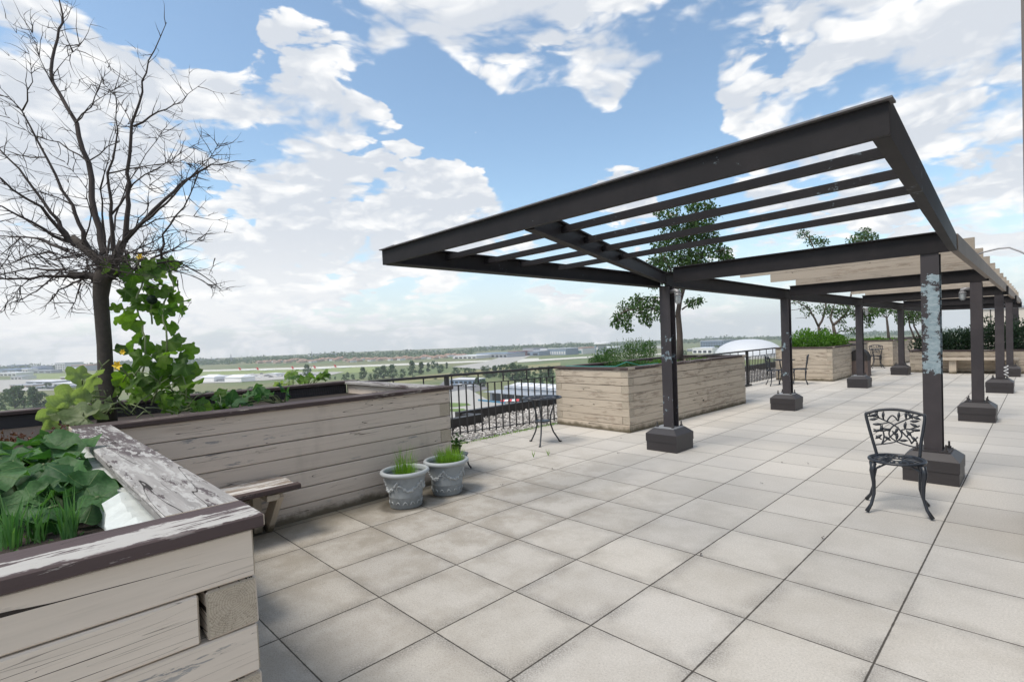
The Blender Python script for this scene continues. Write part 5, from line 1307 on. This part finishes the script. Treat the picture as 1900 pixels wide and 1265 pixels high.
for ml in mains:
    P_ = smooth_line([vp(a, b_, random.uniform(-.2, .1)) for a, b_ in ml], 3); st.tube([q+rv(.012) for q in P_], .0075, 6)
for k in range(60):
    a_ = vp(random.uniform(150, 350), random.uniform(690, 770), random.uniform(-.25, .1)); d = rv(.18); st.tube([a_, a_+d*.5+Vector((0, 0, .03)), a_+d], .005, 5)
st.build('stems', M_STEM, sv, smooth=True); lf.build('leaves', M_VINE, sv, smooth=True); lp.build('pale_leaves', M_VINEP, sv, smooth=True)
for (px, py, s_) in ((220, 678, .05), (261, 477, .035), (229, 653, .03)):
    mb = MB(); c = vp(px, py, -.32)
    for k in range(6):
        a_ = k*math.pi/3; d = (toC*.5+RT*math.cos(a_)+UP*math.sin(a_)).normalized(); mb.leaf(c, d, toC, s_, s_*.7)
    mb.build('flower', M_YELL, sv)
mb = MB()
rr = .045; mb.lathe([(.001, -rr), (rr*.7, -rr*.7), (rr, 0), (rr*.7, rr*.7), (.001, rr)], 12, vp(282, 556, -.1)); mb.build('fruit', M_HEDGE, sv, smooth=True)
# a second squash trailing along the long bed
def low_vine(label, spots, m_, yfl=True):
    r_ = Vector((spots[0][0], spots[0][1], .92)); e = empty('squash_plant', label, 'plant', r_)
    a_ = MB(); b_ = MB()
    for (x_, y_, z_, s_) in spots:
        c = Vector((x_, y_, z_))-r_; a_.bigleaf(c, rv()+Vector((.2, 0, 0)), Vector((.5, -.3, 1))+rv(.5), s_, lobes=5, deep=.2, rings=3)
        b_.tube([(random.uniform(-.1, .1), random.uniform(-.1, .1), -.01), c*.6+Vector((0, 0, .04)), c], .005, 5)
    a_.build('leaves', m_, e, smooth=True); b_.build('stems', M_STEM, e, smooth=True)
random.seed(3)
def around(px, py, z, n_, sp, z0, z1, s0, s1):
    c = onz(px, py, z); return [(c.x+random.uniform(-sp, sp), c.y+random.uniform(-sp, sp), random.uniform(z0, z1), random.uniform(s0, s1)) for _ in range(n_)]
low_vine('bright squash leaves rising over the back rim of the long bed', around(570, 700, 1.16, 14, .24, 1.02, 1.26, .12, .2), M_VINE)
low_vine('row of broad squash leaves low along the middle of the long bed', around(480, 735, 1.05, 16, .34, .98, 1.10, .16, .26), M_CABB)
low_vine('yellow-green squash leaves at the foot of the vine on the long bed', around(365, 745, 1.08, 14, .28, .98, 1.12, .12, .2), M_VINE)
low_vine('squash leaf cluster with long stalks near the middle of the long bed', around(535, 705, 1.12, 6, .15, 1.04, 1.18, .12, .18), M_VINEP)

# ------------------------------------------------------------------ trees with leaves on the deck
def deck_tree(label, base, dep, trunk_px, r0_, limbs_px, clusters, seed, leafn=60, lsz=.085, m_=None, dspread=.5):
    random.seed(seed); e = empty('deck_tree', label, 'tree', base, group=None); B = Vector(base)
    def q3(px, py, dd=0): return ondep(px, py, dep+dd)-B
    mb = MB(); T_ = [q3(*q) for q in trunk_px]; T_[0] = Vector((0, 0, 0))
    T_ = smooth_line(T_, 2); n_ = len(T_); mb.tube(T_, [r0_*(1-.45*k/(n_-1)) for k in range(n_)], 9)
    ends = []
    for pl, r_ in limbs_px:
        dd = random.uniform(-dspread, dspread); N_ = len(pl); P_ = smooth_line([q3(a, b_, dd*k/(N_-1)) for k, (a, b_) in enumerate(pl)], 3)
        P_ = [p_+rv(.012) for p_ in P_]; n2 = len(P_); mb.tube(P_, [r_*(1-.75*k/(n2-1)) for k in range(n2)], 5)
        for k in range(n2): ends.append(P_[k])
    mb.build('trunk', M_BARKB, e, smooth=True)
    lb = MB(); tb = MB()
    for (px, py, sx, sy, n_) in clusters:
        c0 = q3(px, py, random.uniform(-dspread, dspread)); s3 = dep/FPX
        near = min(ends, key=lambda a_: (a_-c0).length); tb.tube([near, near.lerp(c0, .5)+rv(.05), c0], [.012, .008, .004], 4)
        for k in range(int(n_*2.2)):
            v_ = runit()*random.random()**.4
            c = c0+RT*v_.x*sx*s3+UP*v_.y*sy*1.35*s3+FW*v_.z*sx*s3
            d = (Vector((0, 0, -.7))+rv(.9)).normalized(); lb.leaf(c, d, runit(), lsz*random.uniform(.6, 1.2), lsz*random.uniform(.4, .65))
            if k % 7 == 0: tb.tube([c0, c0.lerp(c, .5)+rv(.03), c], .0035, 3, cap=False)
    tb.build('twigs', M_BARKB, e); lb.build('crown', m_ or M_LEAF, e)
    return e
b2 = onz(1264, 672, .92)
deck_tree('leafy tree rising through the view behind the nearest left post', (b2.x, b2.y, .90), 11.45, [(1264,690),(1262,668),(1261,620),(1258,580),(1262,555)], .085,
  [([(1262,560),(1255,530),(1245,500),(1225,470)], .04), ([(1262,560),(1275,510),(1280,450),(1290,400),(1295,375)], .05), ([(1260,590),(1235,575),(1200,570),(1165,575),(1140,590)], .03), ([(1265,575),(1285,560),(1300,552)], .02), ([(1275,500),(1310,470),(1345,462)], .03), ([(1280,450),(1240,420),(1215,400)], .025), ([(1290,420),(1320,400),(1330,380)], .02)],
  [(1160,575,18,16,90),(1145,592,12,12,60),(1185,560,18,14,90),(1200,590,14,12,50),(1215,560,18,12,70),(1165,598,10,14,45),(1225,485,26,14,130),(1260,480,26,18,150),(1300,470,28,14,150),(1340,468,20,10,90),(1230,450,24,16,110),(1270,440,28,18,150),(1310,440,24,16,120),(1240,415,22,12,80),(1290,405,24,14,110),(1320,395,18,12,70),(1225,390,16,10,45),(1310,380,18,8,50),(1285,382,14,8,40),(1250,400,18,14,70),(1270,425,24,16,90),(1305,425,22,14,80),(1245,460,22,16,90),(1285,490,26,14,100),(1330,450,16,12,50),(1230,510,18,12,60),(1190,575,18,12,60),(1285,560,14,8,35),(1300,556,8,6,18),(1215,520,20,14,70),(1250,525,22,12,70),(1222,580,8,14,30),(1350,478,12,6,30)], 31)
b3 = Vector((-.30, 16.9, .82)); d3 = (b3-CAM).dot(FW)
deck_tree('forked tree, left one of the pair on the bright-bush planter', b3, d3, [(1522,640),(1521,620),(1519,606)], .07,
  [([(1519,606),(1508,585),(1500,570),(1480,560),(1450,566)], .035), ([(1519,606),(1528,590),(1532,570),(1530,540),(1520,480),(1500,440),(1485,425)], .04), ([(1505,580),(1495,590),(1475,590)], .014), ([(1500,570),(1470,575),(1455,582)], .012)],
  [(1500,575,18,10,40),(1530,572,14,10,40),(1490,432,12,8,40),(1507,445,16,8,60),(1525,448,14,8,60),(1483,560,14,8,20)], 32, lsz=.085, dspread=.3)
b4 = Vector((.16, 16.9, .82)); d4 = (b4-CAM).dot(FW)
deck_tree('leafy tree, right one of the pair on the bright-bush planter', b4, d4, [(1550,640),(1549,620),(1546,604)], .075,
  [([(1546,604),(1540,590),(1545,572),(1550,560)], .04), ([(1546,604),(1562,590),(1575,575),(1580,540),(1600,470),(1605,440)], .045), ([(1560,592),(1590,575),(1610,580)], .02), ([(1549,618),(1570,612),(1590,612)], .012), ([(1549,618),(1530,612)], .008)],
  [(1545,578,16,10,70),(1570,574,20,12,110),(1595,582,16,10,80),(1612,595,10,10,50),(1615,578,14,8,60),(1600,440,18,10,110),(1585,446,16,8,60),(1620,440,12,8,50),(1605,428,12,6,40),(1575,612,18,5,30),(1590,616,10,4,16),(1530,610,10,5,14),(1560,600,12,6,20)], 33, lsz=.085, dspread=.3)
for k, (bx, by, px, cr, lb) in enumerate([(.22, 24.3, 1648, [(1640,572,26,8,150),(1620,578,20,8,100),(1665,575,16,8,80),(1600,585,10,6,30)], 'leafy tree, leftmost on the third planter'), (1.0, 25.2, 1689, [(1684,582,22,12,180),(1672,592,10,8,60)], 'round-crowned small tree, middle one on the third planter'), (1.18, 25.4, 1697, [(1702,586,18,12,130)], 'slim small tree, rightmost on the third planter')]):
    bb = Vector((bx, by, .85)); dd_ = (bb-CAM).dot(FW)
    deck_tree(lb, bb, dd_, [(px, 628), (px-1, 605), (px-3, 588)], .06 if k == 0 else .04, [([(px-3, 590), (px-15, 578)], .025), ([(px-3, 590), (px+8, 576)], .025), ([(px-3, 588), (px-4, 570)], .02)], cr, 40+k, lsz=.10, dspread=.4)

# ------------------------------------------------------------------ shrubs and herbs on the planters
def shrub(name, label, loc, rx, ry, h_, n_, m_, lsz=.06, up=.5, lumps=8, stems=0):
    e = empty(name, label, 'plant', loc); mb = MB(); ms = MB()
    L_ = [(Vector((random.uniform(-.7, .7)*rx, random.uniform(-.7, .7)*ry, h_*random.uniform(.2, .62))), random.uniform(.35, .6)) for _ in range(lumps)]
    for k in range(n_):
        c0, r_ = random.choice(L_); d = runit(); c = c0+Vector((d.x*rx*r_, d.y*ry*r_, d.z*h_*.42))*random.uniform(.6, 1.05)
        if c.z < 0: c.z = random.uniform(0, .05)
        mb.leaf(c, (d+Vector((0, 0, up))+rv(.5)), runit(), lsz*random.uniform(.6, 1.3), lsz*random.uniform(.35, .6))
    for k in range(stems):
        b_ = Vector((random.uniform(-.8, .8)*rx, random.uniform(-.8, .8)*ry, 0)); t_ = b_+Vector((random.uniform(-.08, .08), random.uniform(-.08, .08), h_*random.uniform(.6, 1.15)))
        ms.tube([b_, t_], [.005, .002], 4)
        for j in range(9): c = b_.lerp(t_, .3+.7*j/9); mb.leaf(c, rv()+Vector((0, 0, .3)), runit(), lsz, lsz*.4)
    ms.tube([(0, 0, 0), (0, 0, h_*.4)], .01, 5); ms.build('stems', M_STEM, e); mb.build('leaves', m_, e)
random.seed(50)
PZ = .91
for i, (px, py, rx, ry, h_, lb) in enumerate([(1110, 668, .28, .28, .28, 'low feathery herb at the left front corner of the middle planter'), (1140, 662, .33, .35, .40, 'mid-height herb mound left of the tallest one on the middle planter'), (1172, 655, .36, .4, .58, 'tallest bushy herb in the mound left of the nearest left post'),
        (1205, 652, .36, .4, .52, 'bushy herb hidden partly by the nearest left post'), (1150, 672, .36, .25, .16, 'short dense herbs along the front edge of the middle planter'), (1195, 672, .38, .25, .16, 'short dense herbs at the near right corner of the middle planter')]):
    c = onz(px, py+14, PZ); c.x = min(c.x, -.35); c.y = max(c.y, 5.85)
    shrub('herb_bush', lb, (c.x, c.y, PZ), rx, ry, h_, 900, M_HERB, .05, .7, 9, 26)
for i, (x_, y_, h_, lb) in enumerate([(-.55, 7.6, .16, 'sparse yellow-green seedlings right of the tree trunk'), (-.25, 8.6, .14, 'sparse leafy row near the far right end of the middle planter'), (-.3, 7.0, .16, 'low greens just right of the nearest left post')]):
    shrub('herb_bush', lb, (x_, y_, PZ), .22, .5, h_, 260, M_BUSH, .055, .7, 6, 10)
for i, (x_, y_, rx, ry, h_, lb) in enumerate([(-.35, 16.2, .6, .6, .70, 'bright green bush under the forked tree on the second planter'), (.0, 16.9, .38, .7, .5, 'right half of the bright green bushes on the second planter'), (-.85, 16.1, .3, .5, .36, 'low bright bush at the left end of the second planter')]):
    shrub('bright_bush', lb, (x_, y_, .86), rx, ry, h_, 2200, M_BUSH, .085, .4, 14)
for i, (x_, y_, lb) in enumerate([(-.35, 22.8, 'low green planting at the left of the third planter'), (.3, 23.2, 'low green planting at the right of the third planter')]):
    shrub('low_plants', lb, (x_, y_, .86), .5, .6, .22, 600, M_BUSH, .09, .5, 9)
for i, (x_, y_, rx, h_, lb) in enumerate([(2.15, 20.8, .6, .62, 'dark evergreen bush at the left end of the hedge planter'), (2.75, 20.7, .6, .74, 'dark evergreen bush between the two right-hand posts'), (3.35, 20.7, .65, 1.02, 'dark evergreen bush right of centre in the hedge planter'), (3.85, 20.8, .6, 1.22, 'tallest dark evergreen bush in the hedge planter'), (4.3, 21.0, .5, 1.0, 'dark evergreen bush at the right end of the hedge planter')]):
    shrub('evergreen_bush', lb, (x_, y_, .56), rx, .65, h_, 2400, M_HEDGE, .085, .6, 16)
# small trees far beyond the deck seen over the far planters
# green cord around the herb bed
mb = MB(); mb.tube([(-1.4, 5.62, 1.075), (-.8, 5.60, 1.07), (-.3, 5.62, 1.075), (-.1, 5.66, 1.15), (.0, 5.9, 1.08), (.05, 6.4, 1.085)], .005, 5)
oc = mb.build('cord', M_GREENN, P1); oc.matrix_parent_inverse = (Matrix.Translation((.03, 5.5, 0)) @ Matrix.Rotation(-R(1.8), 4, 'Z')).inverted()

# ------------------------------------------------------------------ buildings on the roof
M_CREAM = simple('cream_wall', (.60, .56, .50), .85, .06, 2)
M_PENT = simple('brown_grey_wall', (.16, .14, .13), .8, .12, 3)
e = empty('penthouse_building', 'brown-grey building whose corner shows at the right edge', 'building', (4.775, 3.1, 0))
mb = MB(); mb.box((0, 0, 0), (7, 1.2, 9), 0); mb.build('wall', M_PENT, e)
mb = MB(); mb.box((.0, -.05, 8.9), (7, 1.25, 9.15), 0); mb.build('roof_edge', M_FLASH, e)
e = empty('cream_building', 'cream rendered rooftop block behind the evergreen hedge', 'building', (2.80, 26.0, 0))
mb = MB(); mb.box((.0, 0, 0), (9, 5, 2.05), 0); mb.build('wall', M_CREAM, e)
for k in range(4):
    mb = MB(); mb.box((.5+k*1.4, -.02, 0), (.53+k*1.4, -.002, 2.05), 2); mb.build('panel_joint', M_BASE, e)
mb = MB(); mb.box((-.05, -.05, 2.05), (9.05, 5.05, 2.13), 0); mb.build('roof_edge', M_WALLG, e)

# ------------------------------------------------------------------ air
hm = bpy.data.materials.new('haze_air'); hm.use_nodes = True; t = NT(hm.node_tree); t.n.clear()
pv = t.node('ShaderNodeVolumePrincipled'); pv.inputs['Color'].default_value = (.93, .96, 1, 1); pv.inputs['Density'].default_value = .00030; pv.inputs['Anisotropy'].default_value = .2
o_ = t.node('ShaderNodeOutputMaterial'); t.l.new(pv.outputs[0], o_.inputs['Volume'])
mb = MB(); mb.box((-2400, -2400, GZ-1), (2400, 2400, 60)); hz_ = mb.build('haze', hm); tag(hz_, kind='stuff')
tag(hz_, 'pale air haze over the plain', 'haze')
